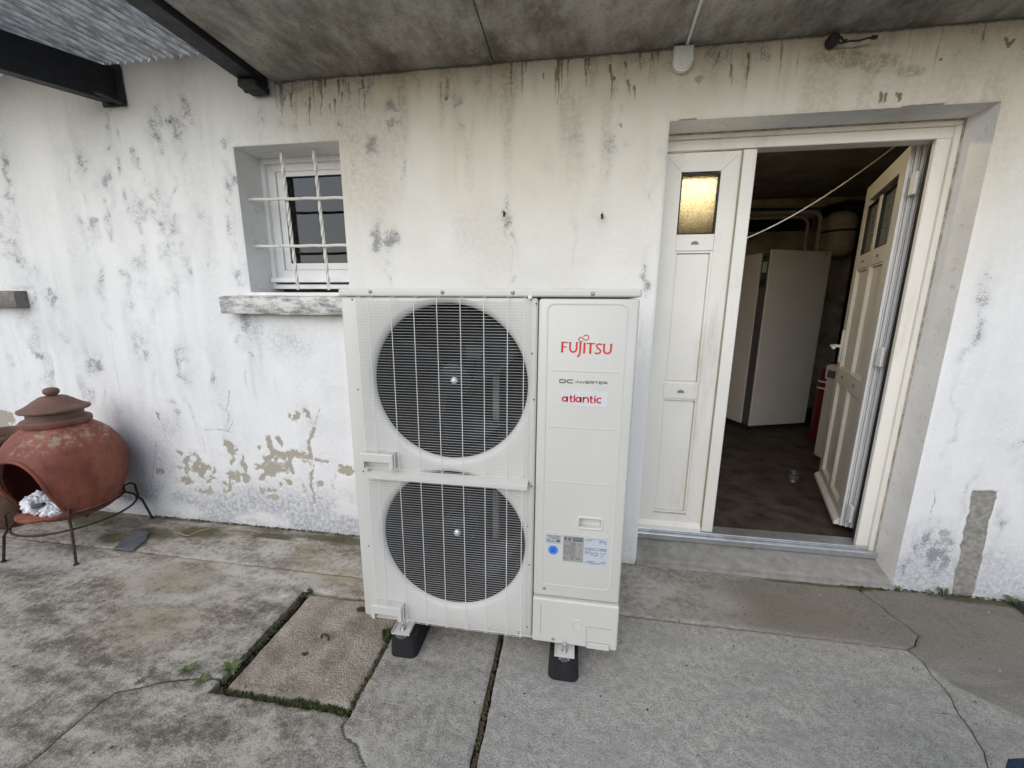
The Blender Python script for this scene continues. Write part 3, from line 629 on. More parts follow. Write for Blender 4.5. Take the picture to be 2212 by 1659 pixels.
# soft filler lines round the frame
MB().tube([(DX0, FY - .010, 2.1495), (DX1 - .004, FY - .012, 2.1495)], .006, 6).tube([(DX1 - .002, FY - .012, .10), (DX1 - .002, FY - .012, 2.149)], .006, 6).build('sealant', simple('dirty_sealant', (.35, .31, .25), .8, 0, .35, 30), df)
th = MB().box((DX0 + .001, .118, .079), (DX1 - .002, .235, .112), .003, 1).box((DX0 + .001, .140, .1122), (DX1 - .03, .225, .131), .003, 1).build('threshold', ALU, df)
def leaf(name, panels, glassz, W, mul, stile, zb, zt, xf, parent, vent_h):
    """build a leaf in (u,w,z): u across, w outward(-)/inward(+); xf maps to world"""
    o = empty(name, (0, 0, 0), parent=parent)
    def put(mb, nm, mat, par=o, sm=None):
        for v in mb.bm.verts: v.co = xf(*v.co)
        return mb.build(nm, mat, par, sm)
    T = .062
    mitred_ = MB(); f = lambda u, v, t: (u, t, v); wd = stile; g = .0007
    mitred_.prism([(0, zb + g), (0, zt - g), (wd, zt - wd - g), (wd, zb + wd + g)], f, T)
    put(mitred_, 'stile', PVC)
    m2 = MB(); m2.prism([(W, zb + g), (W - wd, zb + wd + g), (W - wd, zt - wd - g), (W, zt - g)], f, T); put(m2, 'stile', PVC)
    m2 = MB(); m2.prism([(g, zt), (W - g, zt), (W - wd - g, zt - wd), (wd + g, zt - wd)], f, T); put(m2, 'rail', PVC)
    m2 = MB(); m2.prism([(g, zb), (wd + g, zb + wd), (W - wd - g, zb + wd), (W - g, zb)], f, T); put(m2, 'rail', PVC)
    rails = []
    zs = sorted(panels + [glassz])
    for (a, b), (c, d) in zip(zs[:-1], zs[1:]): rails.append((b, c))
    for b, c in rails:
        m2 = MB().box((wd + .0006, .0005, b), (W - wd - .0006, T - .0005, c), .002, 1); put(m2, 'rail', PVC)
    cols = [(wd, W - wd)] if not mul else [(wd, W / 2 - mul / 2), (W / 2 + mul / 2, W - wd)]
    if mul:
        for a, b in zs:
            m2 = MB().box((W / 2 - mul / 2, .001, a), (W / 2 + mul / 2, T - .001, b), .002, 1); put(m2, 'mullion', PVC)
    for (a, b) in cols:
        for (c, d) in panels:
            m2 = MB(); mitred(m2, a, b, c, d, .010, .006, .05, .0003); put(m2, 'bead', PVC)
            m2 = MB().box((a + .009, .016, c + .009), (b - .009, .045, d - .009), .006, 1); put(m2, 'panel', PVC)
        c, d = glassz
        m2 = MB(); mitred(m2, a, b, c, d, .007, .004, .05, .0003); put(m2, 'bead', GASKET)
        m2 = MB().box((a + .006, .020, c + .006), (b - .006, .027, d - .006)); put(m2, 'pane', FROST if not mul else OBSC)
        for b0, c0 in rails:
            uc = (a + b) / 2; zc = (b0 + c0) / 2 - .002
            m2 = MB(); m2.prism([(uc - .018, zc - .006)] + [(uc + .018 * math.cos(t), zc - .006 + .015 * math.sin(t)) for t in [math.pi * i / 10 for i in range(11)]][:-1], lambda u, v, t: (u, -.004 + t, v), .006)
            put(m2, 'drain_cap', simple('grey_cap', (.20, .20, .19), .6))
    m2 = MB().prism([(0.0, zb + .038), (-.022, zb + .018), (-.024, zb - .002), (0, zb - .002)], lambda u, v, t: (.004 + t, u, v), W - .008); put(m2, 'drip_rail', PVC)
    return o, put
fixed, put = leaf('fixed_leaf', [(.222, .884), (.966, 1.634)], (1.711, 1.986), .342, 0, .082, .133, 2.076, lambda u, w_, z: Vector((.4155 + u, FY + .012 + w_, z)), house, None)
MB().box((.7585, FY - .002, .131), (.820, FY + .085, 2.077), .004, 1).build('meeting_strip', PVC, fixed)
MB().tube([(.7585, FY + .001, .14), (.7585, FY + .001, 2.07)], .0035, 6).build('strip_gasket', simple('grimy_line', (.30, .26, .19), .8), fixed)
H0 = Vector((1.548, .317, 0)); dirv = Vector((.379, .925, 0)).normalized(); nrm = Vector((dirv.y, -dirv.x, 0))
opened, put = leaf('open_leaf', [(.242, .872), (.972, 1.602)], (1.690, 1.985), .768, .060, .092, .152, 2.112, lambda u, w_, z: H0 + dirv * u + nrm * w_ + Vector((0, 0, z)), house, None)
# profiled hinge edge of the open leaf
e = MB()
for a, b, d in ((.0, .012, .006), (.014, .020, .0), (.022, .034, .008), (.036, .042, .002), (.044, .056, .007), (.058, .078, .012)):
    e.box((-.010 - d, a, .156), (-.0005, b, 2.108), .0015, 1)
put(e, 'edge_profile', PVC2)
for zc in (.26, 1.12, 1.93): MB().box((1.541, FY + .078, zc - .05), (1.556, FY + .115, zc + .05), .004, 1).build('hinge', PVC2, opened)
h = MB().box((.700, -.010, 1.00), (.735, .0, 1.22), .004, 2); h.tube([(.717, -.008, 1.11), (.717, -.045, 1.11), (.712, -.058, 1.11), (.690, -.060, 1.112), (.62, -.058, 1.105)], .010, 8)
put(h, 'handle', PVC2, opened, 40)

# ------------------------------------------------------------------ basement room
for nm, a, b, mt in [('interior_floor', (-3.0, .24, .05), (4.0, 3.4, .118), INFLOOR), ('interior_ceiling', (-3.0, .30, 2.60), (4.0, 3.4, 2.74), INCEIL), ('interior_back_wall', (-3.0, 3.27, .12), (4.0, 3.4, 2.60), INWALL), ('interior_left_wall', (-3.1, .30, .0), (-3.0, 3.4, 2.74), INWALL), ('interior_right_wall', (4.0, .24, .0), (4.1, 3.4, 2.74), INWALL)]:
    MB().box(a, b).build(nm, mt)['kind'] = 'structure'
FZ = .118
# shaded lamp that lights the frosted pane from inside
lamp = empty('shaded_lamp', (.60, .86, 2.6), 'warm lit lamp inside the basement glowing through the frosted door pane', 'lamp')
k = NT('lit_bulb'); k.set((.9, .8, .6)); k.p.inputs['Emission Color'].default_value = (1, .66, .28, 1); k.p.inputs['Emission Strength'].default_value = 10
LP = Vector((.60, .86, 2.30)); LD = (Vector((.575, .19, 2.06)) - LP).normalized()
def lput(mb, nm, mat, par):
    q = LD.to_track_quat('Z', 'Y').to_matrix()
    for v in mb.bm.verts: v.co = LP + q @ v.co
    return mb.build(nm, mat, par, 60)
lput(MB().lathe([(.0, .0), (.028, .012), (.030, .035), (.018, .055), (.0, .06)], (0, 0, -.05), 'Z', 18), 'bulb', k.mat, lamp)
lput(MB().lathe([(.02, -.10), (.035, -.09), (.075, .02), (.078, .03), (.073, .03), (.033, -.082), (.0, -.09)], (0, 0, 0), 'Z', 24), 'lamp_shade', simple('enamel_shade', (.03, .05, .035), .4), lamp)
MB().tube([tuple(LP - LD * .09), (.60, .95, 2.45), (.60, .95, 2.60)], .008, 8).build('arm', GASKET, lamp)
pl = bpy.data.lights.new('lamp_light', 'SPOT'); pl.energy = 130; pl.color = (1, .86, .58); pl.shadow_soft_size = .03; pl.spot_size = R(44); pl.spot_blend = 1.0
p2 = bpy.data.lights.new('lamp_glow', 'POINT'); p2.energy = 8; p2.color = (1, .80, .52); p2.shadow_soft_size = .04
p2o = bpy.data.objects.new('lamp_glow', p2); C.objects.link(p2o); p2o.parent = lamp; p2o.location = LP + LD * .09 - Vector((.60, .86, 2.6))
po = bpy.data.objects.new('lamp_light', pl); C.objects.link(po); po.parent = lamp; po.location = LP + LD * .015 - Vector((.60, .86, 2.6)); po.rotation_euler = (-LD).to_track_quat('Z', 'Y').to_euler()
# boiler cabinet
WHITEMETAL = simple('white_appliance_enamel', (.62, .61, .58), .4, 0, .04, 4)
DARKGREY = simple('dark_grey_plastic', (.09, .09, .09), .5)
boiler = empty('boiler_cabinet', (1.85, 2.2, FZ), 'tall white boiler cabinet with grey control strip inside the basement', 'boiler')
bd = Vector((math.cos(R(20)), math.sin(R(20)), 0)); bn = Vector((-bd.y, bd.x, 0)); B0 = Vector((1.85, 2.2, 0))
def bput(mb, nm, mat, par=boiler, sm=None):
    for v in mb.bm.verts: v.co = B0 + bd * v.co.x + bn * v.co.y + Vector((0, 0, v.co.z))
    return mb.build(nm, mat, par, sm)
bput(MB().box((.0, .0, FZ + .05), (.687, .022, 1.905), .006), 'front_panel', WHITEMETAL)
bput(MB().box((.012, .023, FZ + .05), (.68, .655, 1.885)), 'body', DARKGREY)
bput(MB().box((-.004, .115, FZ + .05), (.0115, .66, 1.885), .004), 'side_panel', WHITEMETAL)
bput(MB().box((.03, .03, FZ), (.66, .64, FZ + .049)), 'plinth', GASKET)
bput(MB().box((.006, .030, 1.55), (.0115, .108, 1.86), .002, 1), 'control_panel', simple('control_black', (.05, .05, .05), .3))
bput(MB().box((.003, .045, 1.70), (.0055, .095, 1.80)), 'display', simple('display_grey', (.42, .44, .40), .3))
bput(MB().lathe([(.028, 0), (.028, -.012), (.020, -.016)], (.0055, .07, 1.60), 'X', 20), 'knob', GASKET)
bput(MB().box((.60, -.001, 1.87), (.655, -.0002, 1.895)), 'sticker', simple('yellow_sticker', (.5, .45, .08), .6))
# expansion tank, flue, pipes
tank = empty('expansion_tank', (2.86, 3.02, 1.9), 'cream round water tank with a strap on the wall behind the boiler cabinet', 'tank')
MB().lathe([(.02, 1.92), (.10, 1.93), (.15, 1.98), (.165, 2.06), (.165, 2.28), (.15, 2.34), (.09, 2.385), (.02, 2.395)], (2.86, 3.02, 0), 'Z', 32).build('shell', simple('cream_enamel', (.50, .46, .36), .5), tank, 50)
MB().lathe([(.168, 2.17), (.170, 2.172), (.170, 2.188), (.168, 2.19)], (2.86, 3.02, 0), 'Z', 32).build('strap', GASKET, tank)
MB().box((2.83, 3.15, 2.0), (2.89, 3.27, 2.3)).build('bracket', DARKGREY, tank)
tag(MB().tube([(3.03, 2.85, FZ), (3.03, 2.85, 2.25), (3.02, 2.86, 2.33), (2.98, 2.92, 2.39), (2.90, 3.0, 2.42), (2.85, 3.27, 2.43)], .085, 16).build('flue_pipe', simple('matt_black_flue', (.01, .01, .01), .6), None, 40), 'thick black flue pipe bending into the wall right of the round tank', 'pipe')
WPIPE = simple('grey_lagged_pipe', (.42, .39, .32), .7)
def arc_pipe(x, y, zt, zb, nm, lb, r=.018):
    P = [(x, y, zb), (x, y, zt - .09)] + [(x - .09 + .09 * math.cos(t), y, zt - .09 + .09 * math.sin(t)) for t in [math.pi / 2 * i / 8 for i in range(1, 9)]] + [(.2, y + .05, zt)]
    tag(MB().tube(P, r, 10).build(nm, WPIPE, None, 40), lb, 'pipe')
arc_pipe(2.52, 2.75, 2.345, 1.90, 'water_pipe', 'right hand bent pale pipe rising from the top of the boiler cabinet')
arc_pipe(2.42, 2.78, 2.300, 1.90, 'water_pipe', 'left hand bent pale pipe rising from the top of the boiler cabinet', .015)
tag(MB().box((-1.0, 3.10, 2.24), (2.62, 3.24, 2.345), .004, 1).build('trunking', simple('black_ducting', (.012, .011, .010), .7)), 'black horizontal duct along the back wall above the boiler cabinet', 'duct')
tag(MB().tube([(-1, 3.22, 2.48), (1.9, 3.22, 2.49), (2.6, 3.22, 2.47), (3.3, 3.22, 2.50)], .014, 8).build('wall_cable', simple('dark_cable', (.08, .07, .055), .8), None, 40), 'dark cable run along the back wall just under the basement ceiling', 'cable')
# washing machine
wm = empty('washing_machine', (2.39, 1.27, FZ), 'white washing machine half hidden behind the open door leaf', 'washing machine')
MB().box((2.095, .99, FZ + .015), (2.69, 1.55, .915), .012).build('body', WHITEMETAL, wm)
MB().box((2.10, 1.551, .79), (2.685, 1.575, .905), .006).build('control_panel', simple('white_plastic', (.66, .65, .62), .4), wm)
MB().box((2.088, 1.44, .81), (2.0945, 1.53, .87), .002, 1).build('side_badge', DARKGREY, wm)
MB().lathe([(.20, 0), (.205, .02), (.185, .045), (.14, .05), (.12, .03)], (2.39, 1.552, .50), 'Y', 36).build('door', simple('white_door_ring', (.6, .6, .57), .35), wm, 50)
MB().lathe([(.118, .032), (.09, .055), (.02, .065)], (2.39, 1.552, .50), 'Y', 28).build('door_glass', simple('dark_bowl', (.02, .02, .02), .15), wm, 50)
for xx_, yy_ in ((2.13, 1.03), (2.65, 1.03), (2.13, 1.51), (2.65, 1.51)): MB().lathe([(.02, FZ), (.02, FZ + .016)], (xx_, yy_, 0), 'Z', 10).build('foot', GASKET, wm)
red = empty('red_canister', (2.37, 1.93, FZ), 'red canister with white stripes standing beyond the washing machine', 'canister')
MB().lathe([(.09, FZ), (.095, FZ + .02), (.095, .78), (.085, .82), (.04, .84), (.03, .88), (.02, .885)], (2.37, 1.93, 0), 'Z', 28).build('shell', simple('red_enamel', (.10, .006, .010), .5), red, 50)
for zz_ in (.64, .70): MB().lathe([(.0955, zz_), (.0965, zz_ + .002), (.0965, zz_ + .012), (.0955, zz_ + .014)], (2.37, 1.93, 0), 'Z', 28).build('stripe', PVC2, red)
can = empty('tin_can', (1.65, .985, FZ), 'small shiny tin can standing on the dark basement floor', 'can')
MB().lathe([(.040, FZ), (.042, FZ + .003), (.040, FZ + .008), (.040, FZ + .062), (.042, FZ + .068), (.040, FZ + .073), (.037, FZ + .072), (.037, FZ + .060), (.0, FZ + .060)], (1.65, .985, 0), 'Z', 28).build('body', simple('dull_tin', (.16, .16, .155), .4, .8), can, 50)
MB().lathe([(.0408, FZ + .03), (.0408, FZ + .05)], (1.65, .985, 0), 'Z', 28).build('band', DARKGREY, can)
P = []
A_ = Vector((.78, .62, 1.69)); B_ = Vector((1.735, .62, 2.26))
for i in range(25):
    t = i / 24; q = A_.lerp(B_, t); q.z -= .09 * 4 * t * (1 - t) * (1 - .25 * t); P.append(q)
P = [Vector((.70, .60, 1.70))] + P + [Vector((1.80, .62, 2.34)), Vector((1.84, .62, 2.60))]
tag(MB().tube(P, .0035, 6).build('hanging_cable', simple('white_flex', (.62, .60, .54), .6), None, 40), 'thin white cable sagging across the top of the open doorway', 'cable')
for i, (x0, y0, z0, x1, y1, z1, col, lb) in enumerate([(1.95, .42, FZ, 2.35, .78, .95, (.055, .045, .04), 'dark brown box at the bottom of the stack behind the open door leaf'), (1.98, .44, .951, 2.32, .76, 1.24, (.26, .17, .06), 'tan cardboard box in the middle of the stack behind the open door leaf'), (1.96, .43, 1.241, 2.34, .77, 1.38, (.30, .02, .02), 'red box near the top of the stack behind the open door leaf'), (2.0, .45, 1.381, 2.30, .75, 1.85, (.07, .035, .03), 'dark maroon box on top of the stack behind the open door leaf')]):
    o = MB().box((x0, y0, z0), (x1, y1, z1), .004, 1).build('storage_box', simple('box_card_%d' % i, col, .8)); tag(o, lb, 'box', 'stacked storage boxes behind the open leaf')

# ------------------------------------------------------------------ steel canopy on the left
can_ = empty('canopy', (-2.4, 0, 2.4), 'black steel framed lean-to canopy with corrugated plastic sheet at upper left', 'canopy')
def boxbeam(xa, xb, y1, za, zb, h, wd, name='beam'):
    mb = MB(); A = [(xa, -.014, za), (xa + wd, -.014, za), (xa + wd, -.014, za + h), (xa, -.014, za + h)]; B = [(xb, y1, zb), (xb + wd, y1, zb), (xb + wd, y1, zb + h), (xb, y1, zb + h)]
    a = [mb.bm.verts.new(v) for v in A]; b = [mb.bm.verts.new(v) for v in B]
    for i in range(4): mb.bm.faces.new((a[i], a[(i + 1) % 4], b[(i + 1) % 4], b[i]))
    mb.bm.faces.new(a); mb.bm.faces.new(b[::-1])
    bmesh.ops.bevel(mb.bm, geom=list(mb.bm.edges), offset=.004, segments=2, affect='EDGES')
    return mb.build(name, BLACKSTEEL, can_)
bl = boxbeam(-2.445, -2.66, -.7, 2.385, 2.331, .16, .075)
MB().box((-2.475, -.016, 2.372), (-2.335, -.004, 2.560), .002, 1).build('end_plate', BLACKSTEEL, bl)
MB().box((-2.372, -.13, 2.374), (-2.335, -.0162, 2.384), .002, 1).build('flange', BLACKSTEEL, bl)
br = boxbeam(-1.6, -1.597, -.7, 2.402, 2.407, .165, .10)
MB().tube([(-1.60, -.05, 2.385), (-1.50, -.05, 2.385)], .022, 12).build('pin', BLACKSTEEL, br)
MB().box((-1.598, -.10, 2.366), (-1.502, -.004, 2.4018), .008, 2).build('bracket', BLACKSTEEL, br)
U = axis(-4.6, (-1.52, .0052)); V = np.linspace(-.75, -.001, 8); UU, VV = np.meshgrid(U, V)
zz = 2.578 + .020 * VV + .0125 * np.sin(2 * math.pi * UU / .047)
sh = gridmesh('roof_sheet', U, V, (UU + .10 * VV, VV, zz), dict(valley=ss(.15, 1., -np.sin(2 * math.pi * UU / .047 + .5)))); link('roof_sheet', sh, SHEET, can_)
# ------------------------------------------------------------------ small things on the wall
wl = empty('wall_sensor', (.42, 0, 2.37), 'small white rounded sensor box on the wall under the ceiling slab', 'sensor')
pr = [(.381, 2.418), (.459, 2.418)] + [(.420 + .039 * math.cos(t), 2.362 + .039 * math.sin(t)) for t in [-math.pi * i / 14 for i in range(15)]]
mb = MB().prism(pr, lambda u, v, t: (u, -.004 - t, v), .030); bmesh.ops.bevel(mb.bm, geom=[e for e in mb.bm.edges if all(v.co.y < -.03 for v in e.verts)], offset=.008, segments=3, affect='EDGES'); mb.build('housing', PVC2, wl, 50)
mb = MB().prism([(.420 + .027 * math.cos(t), 2.368 + .030 * math.sin(t)) for t in [2 * math.pi * i / 24 for i in range(24)]], lambda u, v, t: (u, -.0335 - t, v), .004); mb.build('lens', simple('milky_lens', (.62, .64, .64), .35), wl, 50)
cb = empty('cable_stub', (.98, 0, 2.39), 'black cut cable stub poking out of the wall above the doorway', 'cable')
MB().lathe([(.004, -.03), (.018, -.026), (.023, -.012), (.022, .004), (.01, .006)], (.978, -.012, 2.392), 'Y', 16).build('grommet', GASKET, cb, 50)
MB().tube([(.99, -.02, 2.385), (1.005, -.035, 2.374), (1.03, -.04, 2.376), (1.06, -.045, 2.372), (1.085, -.045, 2.378), (1.105, -.045, 2.379)], .0035, 6).tube([(.985, -.02, 2.40), (1.0, -.03, 2.398), (1.01, -.03, 2.385), (1.022, -.035, 2.384)], .004, 6).build('wires', GASKET, cb, 40)
MB().lathe([(.002, 0), (.007, .001), (.007, .018), (.002, .019)], (1.100, -.045, 2.379), 'X', 10).build('connector', GASKET, cb)
for x_, z_, lb in ((-.333, 1.796, 'rusty wall plug left of the pair in the wall above the heat pump'), (.122, 1.774, 'black hook screw right of the pair in the wall above the heat pump')):
    tag(MB().tube([(x_, .003, z_), (x_, -.022, z_), (x_ + .002, -.026, z_ - .012), (x_, -.022, z_ - .02)], .005, 8).build('wall_hook', RUST, None, 40), lb, 'hook', 'hooks left in the wall')

# ------------------------------------------------------------------ heat pump
Y0 = -.6915; X0, X1, XS = -.787, .207, -.1045; Z0, ZT = .123, 1.413
hp = empty('heat_pump', (-.29, -.5, 0), 'tall beige heat pump outdoor unit with two caged fans on black rubber feet', 'heat pump')
YBK = -.335
cut = []
FANS = [(-.409, 1.094), (-.411, .494)]
prof = [(.318, Y0 - .02), (.3175, Y0 - .0005), (.296, Y0 + .002), (.280, Y0 + .009), (.269, Y0 + .020), (.264, Y0 + .036), (.262, Y0 + .05), (.262, Y0 + .30)]
casing = MB().box((X0, Y0, Z0), (XS - .0012, YBK, 1.3865), .012, 3).build('casing', BEIGE, hp)
prof = [(.2965, Y0 - .02), (.2965, Y0 - .0002), (.288, Y0 + .003), (.280, Y0 + .008), (.2745, Y0 + .015), (.272, Y0 + .022), (.272, Y0 + .31)]
for cx, cz in FANS: cut.append(MB().lathe(prof, (cx, 0, cz), 'Y', 72).build('cutter', None))
for c in cut: c.location = (0, 0, 0)
boolcut(casing, cut); casing.data.shade_smooth(); casing.data.set_sharp_from_angle(angle=R(28))
back = MB().box((XS, Y0 + .03, Z0), (X1 - .004, YBK, 1.384), .008).build('rear_casing', BEIGE, hp)
# service panel with a recessed grip
sp = MB().box((XS + .0012, Y0, .3095), (X1, Y0 + .0295, 1.3835), .009, 3).build('service_panel', BEIGE, hp)
boolcut(sp, [MB().box((.054, Y0 - .02, .601), (.127, Y0 + .024, .634), .004, 2).build('cutter', None)]); sp.data.shade_smooth(); sp.data.set_sharp_from_angle(angle=R(30))
def ridge(pts, r, name='embossing', par=sp, dy=.0, closed=False, seg=6):
    mb = MB().tube([(x, Y0 + dy, z) for x, z in pts], r, seg, closed=closed)
    for v in mb.bm.verts: v.co.y = Y0 + dy + (v.co.y - Y0 - dy) * .5
    return mb.build(name, BEIGE, par, 60)
def rrect(x0, x1, z0, z1, r, n=6):
    P = []
    for cx, cz, a in ((x1 - r, z1 - r, 0), (x0 + r, z1 - r, 90), (x0 + r, z0 + r, 180), (x1 - r, z0 + r, 270)):
        P += [(cx + r * math.cos(R(a + 90 * i / n)), cz + r * math.sin(R(a + 90 * i / n))) for i in range(n + 1)]
    return P
ridge(rrect(-.076, .170, .360, 1.368, .022), .0042, closed=True)
for z, a, b in ((1.1545, -.058, .157), (.9635, -.062, .158), (.767, -.064, .153), (.570, -.066, .155)): ridge([(a, z), (b, z - .001)], .0030)
ridge(rrect(.0495, .1315, .5965, .6385, .007), .0045, 'grip_frame', closed=True, seg=8)
# lower service cover
lc = MB().box((XS + .0012, Y0 - .011, Z0 - .003), (X1 + .001, Y0 + .029, .306), .007, 3).build('lower_cover', BEIGE, hp)
mb = MB().tube([(-.074, Y0 - .011, .280), (-.073, Y0 - .011, .160)], .0022, 6).build('embossing', BEIGE, lc, 60)
mb = MB().tube([(.060 + .016 * math.cos(t), Y0 - .011, .215 + .018 * math.sin(t)) for t in [2 * math.pi * i / 24 for i in range(24)]], .0018, 6, closed=True).build('knockout', BEIGE, lc, 60)
mb = MB().tube([(.056, Y0 - .011, .168), (.050, Y0 - .011, .172), (.056, Y0 - .011, .178)], .0016, 5).build('embossing', BEIGE, lc)
MB().tube([(.0965, Y0 - .0108, .1235), (.0965, Y0 - .0108, .210), (.185, Y0 - .0108, .209)], .0012, 5).tube([(.0965, Y0 - .0108, .146), (.182, Y0 - .0108, .1455), (.182, Y0 - .0108, .126)], .0012, 5).build('cover_seam', simple('seam_shadow_line', (.30, .29, .27), .7), lc)
MB().box((.098, Y0 - .014, Z0 - .002), (.180, Y0 - .0112, .1445), .002, 1).build('corner_flap', BEIGE, lc)
top = MB().box((X0 - .003, Y0 - .004, 1.3875), (X1 + .003, YBK - .003, ZT), .007, 3).build('top_cover', BEIGE, hp)
MB().box((X0 + .02, Y0 + .01, .112), (X1 - .02, YBK - .01, .1225)).build('base_pan', BEIGE, hp)
SCREW = simple('grey_screw', (.32, .32, .32), .35, .8)
def screw(x, z, y=Y0, r=.0055, par=hp): 
    MB().lathe([(r, 0), (r, -.002), (r * .6, -.004), (r * .25, -.0042), (r * .2, -.003)], (x, y, z), 'Y', 12).build('screw', SCREW, par)
for x, z in ((-.672, 1.404), (-.42, 1.402), (-.187, 1.401), (.063, 1.398)): screw(x, z, Y0 - .004, .0060, top)
for x, z in ((-.064, .343),): screw(x, z, Y0)
for x, z in ((-.025, .140),): screw(x, z, Y0 - .011)
for x, z in ((-.718, .151), (-.155, .139)): screw(x, z, Y0 - .001)
dots = MB()
for x, z in ((-.742, 1.377), (-.744, 1.063), (-.746, .751), (-.112, 1.367), (-.1225, 1.207), (-.114, 1.053), (-.117, .741), (-.747, .441), (-.749, .174), (-.1285, .586), (-.120, .432), (-.124, .166)):
    dots.lathe([(.0001, -.0006), (.0028, -.0006), (.0028, .001)], (x, Y0, z), 'Y', 10)
o = dots.build('screw_hole', GASKET, hp); o['kind'] = 'stuff'
# fans behind
for cx, cz in FANS:
    MB().lathe([(.2712, .017), (.2712, .300), (.0, .302)], (cx, Y0, cz), 'Y', 64, 0., False).build('duct', CAVITY, hp, 40)
    fan = MB().lathe([(.0, .060), (.045, .062), (.062, .070), (.066, .09), (.066, .15), (.0, .152)], (cx, Y0, cz), 'Y', 32).build('fan', FANBLACK, hp, 50)
    bl_ = None
    for kb in range(3):
        a0 = R(20 + 120 * kb + (35 if cz < .8 else 0)); mb = MB(); n, mth = 12, 10; rows = []
        for i in range(n + 1):
            r = .055 + (.255 - .055) * i / n; sweep = .55 * (i / n) ** 1.3; ch = .40 + .20 * (i / n); row = []
            for j in range(mth + 1):
                t = j / mth; a = a0 + sweep + ch * 1.5 * (t - .5)
                row.append(mb.bm.verts.new((cx + r * math.cos(a), Y0 + .078 + .085 * t + .012 * math.sin(3 * t) * (i / n), cz + r * math.sin(a))))
            rows.append(row)
        for A, B in zip(rows[:-1], rows[1:]):
            for j in range(mth): mb.bm.faces.new((A[j], A[j + 1], B[j + 1], B[j]))
        bo = mb.build('blade', FANBLACK, fan, 60); sm_ = bo.modifiers.new('s', 'SOLIDIFY'); sm_.thickness = .004
    MB().lathe([(.0135, .060), (.0135, .052), (.010, .049), (.006, .049), (.006, .044), (.0, .043)], (cx + .004, Y0, cz + .004), 'Y', 6).build('bolt', simple('bright_bolt', (.75, .80, .80), .25, .6), fan)
    for dx in (.115,):
        MB().box((cx + dx, Y0 + .20, cz - .225), (cx + dx + .024, Y0 + .215, cz + .225)).build('motor_bracket', simple('grey_bracket', (.16, .18, .19), .4, .6), hp)
    MB().box((cx + .0, Y0 + .232, cz + .06), (cx + .115, Y0 + .234, cz + .11)).build('motor_bracket', simple('grey_bracket2', (.04, .05, .055), .4, .6), hp)
# wire guards
PR = .030
VX = [-.668, -.588, -.5095, -.431, -.353, -.276, -.199, -.146]
def grille(zb, zt, hz, top_rail):
    g = MB().tube([(-.712, Y0 - .002, zt), (-.712, Y0 - PR, zt - .004), (-.712, Y0 - PR, hz)], .0016, 5).build('fan_grille', WIRE, hp)
    lines = MB(); z = zt - .006
    while z > zb:
        xl = -.724 if z > hz else -.606
        P = [(xl, Y0 + .001, z), (xl + .006, Y0 - PR + .006, z), (xl + .014, Y0 - PR, z), (-.142, Y0 - PR, z), (-.130, Y0 - PR + .006, z), (-.127, Y0 + .001, z)]
        lines.tube(P, .0005, 4); z -= .00935
    o = lines.build('cross_wires', WIRE, g); o['kind'] = 'stuff'
    for x in VX:
        b = zb if x > -.60 else hz
        MB().tube([(x, Y0 + .001, zt), (x, Y0 - PR - .0028, zt - .003), (x, Y0 - PR - .0028, b + .003), (x, Y0 + .001, b)], .0014, 5).build('upright_wire', WIRE, g)
    MB().tube([(-.605, Y0 + .001, zb), (-.605, Y0 - PR, zb + .001), (-.605, Y0 - PR, hz)], .0016, 5).build('upright_wire', WIRE, g)
    if top_rail:
        mb = MB().prism([(0, 0), (-PR - .006, -.012), (-PR - .006, -.024), (0, -.026)], lambda u, v, t: (-.722 + t, Y0 + u, zt + .014 + v), .594); mb.build('top_rail', BEIGE, g)
        screw(-.716, zt + .010, Y0 - .012, .006, g); screw(-.128, zt + .004, Y0 - .012, .006, g)
    else:
        MB().lathe([(.006, 0), (.007, -.01), (.003, -.013)], (-.131, Y0, zt - .002), 'Y', 10).build('clip', PVC2, g)
    # grip below the guard
    h0, h1, x0, x1 = (zb + .001, hz - .002, -.736, -.610)
    mb = MB().box((x0, Y0 - .036, h0), (x1, Y0 + .0005, h1), .004, 2).build('grip', BEIGE, g)
    boolcut(mb, [MB().box((x0 + .014, Y0 - .06, h0 - .02), (x1 - .016, Y0 - .006, h0 + .028)).build('cutter', None)])
    return g
grille(.778, 1.388, .840, False)
grille(.144, .752, .211, True)
# rating labels
LB = simple('pale_blue_label', (.50, .55, .60), .4, 0, .03); LG = simple('silver_label', (.45, .49, .50), .35, .2, .04); LBR = simple('taupe_label', (.34, .33, .30), .4, 0, .04)
INK = simple('grey_ink', (.13, .14, .16), .6); BLUE = simple('blue_sticker', (.06, .22, .72), .4)
def label(x0, x1, z0, z1, mat, rows, nm='rating_label'):
    o = MB().box((x0, Y0 - .0012, z0), (x1, Y0 + .0002, z1)).build(nm, mat, sp); mb = MB()
    for (a, b, c, d) in rows:
        mb.box((x0 + (x1 - x0) * a, Y0 - .0017, z1 - (z1 - z0) * d), (x0 + (x1 - x0) * b, Y0 - .0013, z1 - (z1 - z0) * c))
    q = mb.build('print', INK, o); q['kind'] = 'stuff'; return o
rnd = random.Random(3)
def textrows(c0, c1, r0, r1, n, dens=.7, words=4):
    out = []
    for i in range(n):
        y = r0 + (r1 - r0) * i / n; h_ = (r1 - r0) / n * .42; x = c0
        while x < c1 - .03:
            wl_ = rnd.uniform(.04, .16)
            if rnd.random() < dens: out.append((x, min(c1, x + wl_), y, y + h_))
            x += wl_ + .025
    return out
label(-.061, -.008, .529, .562, LG, textrows(.05, .95, .06, .9, 5, .8) + [(.70, .92, .55, .80)])
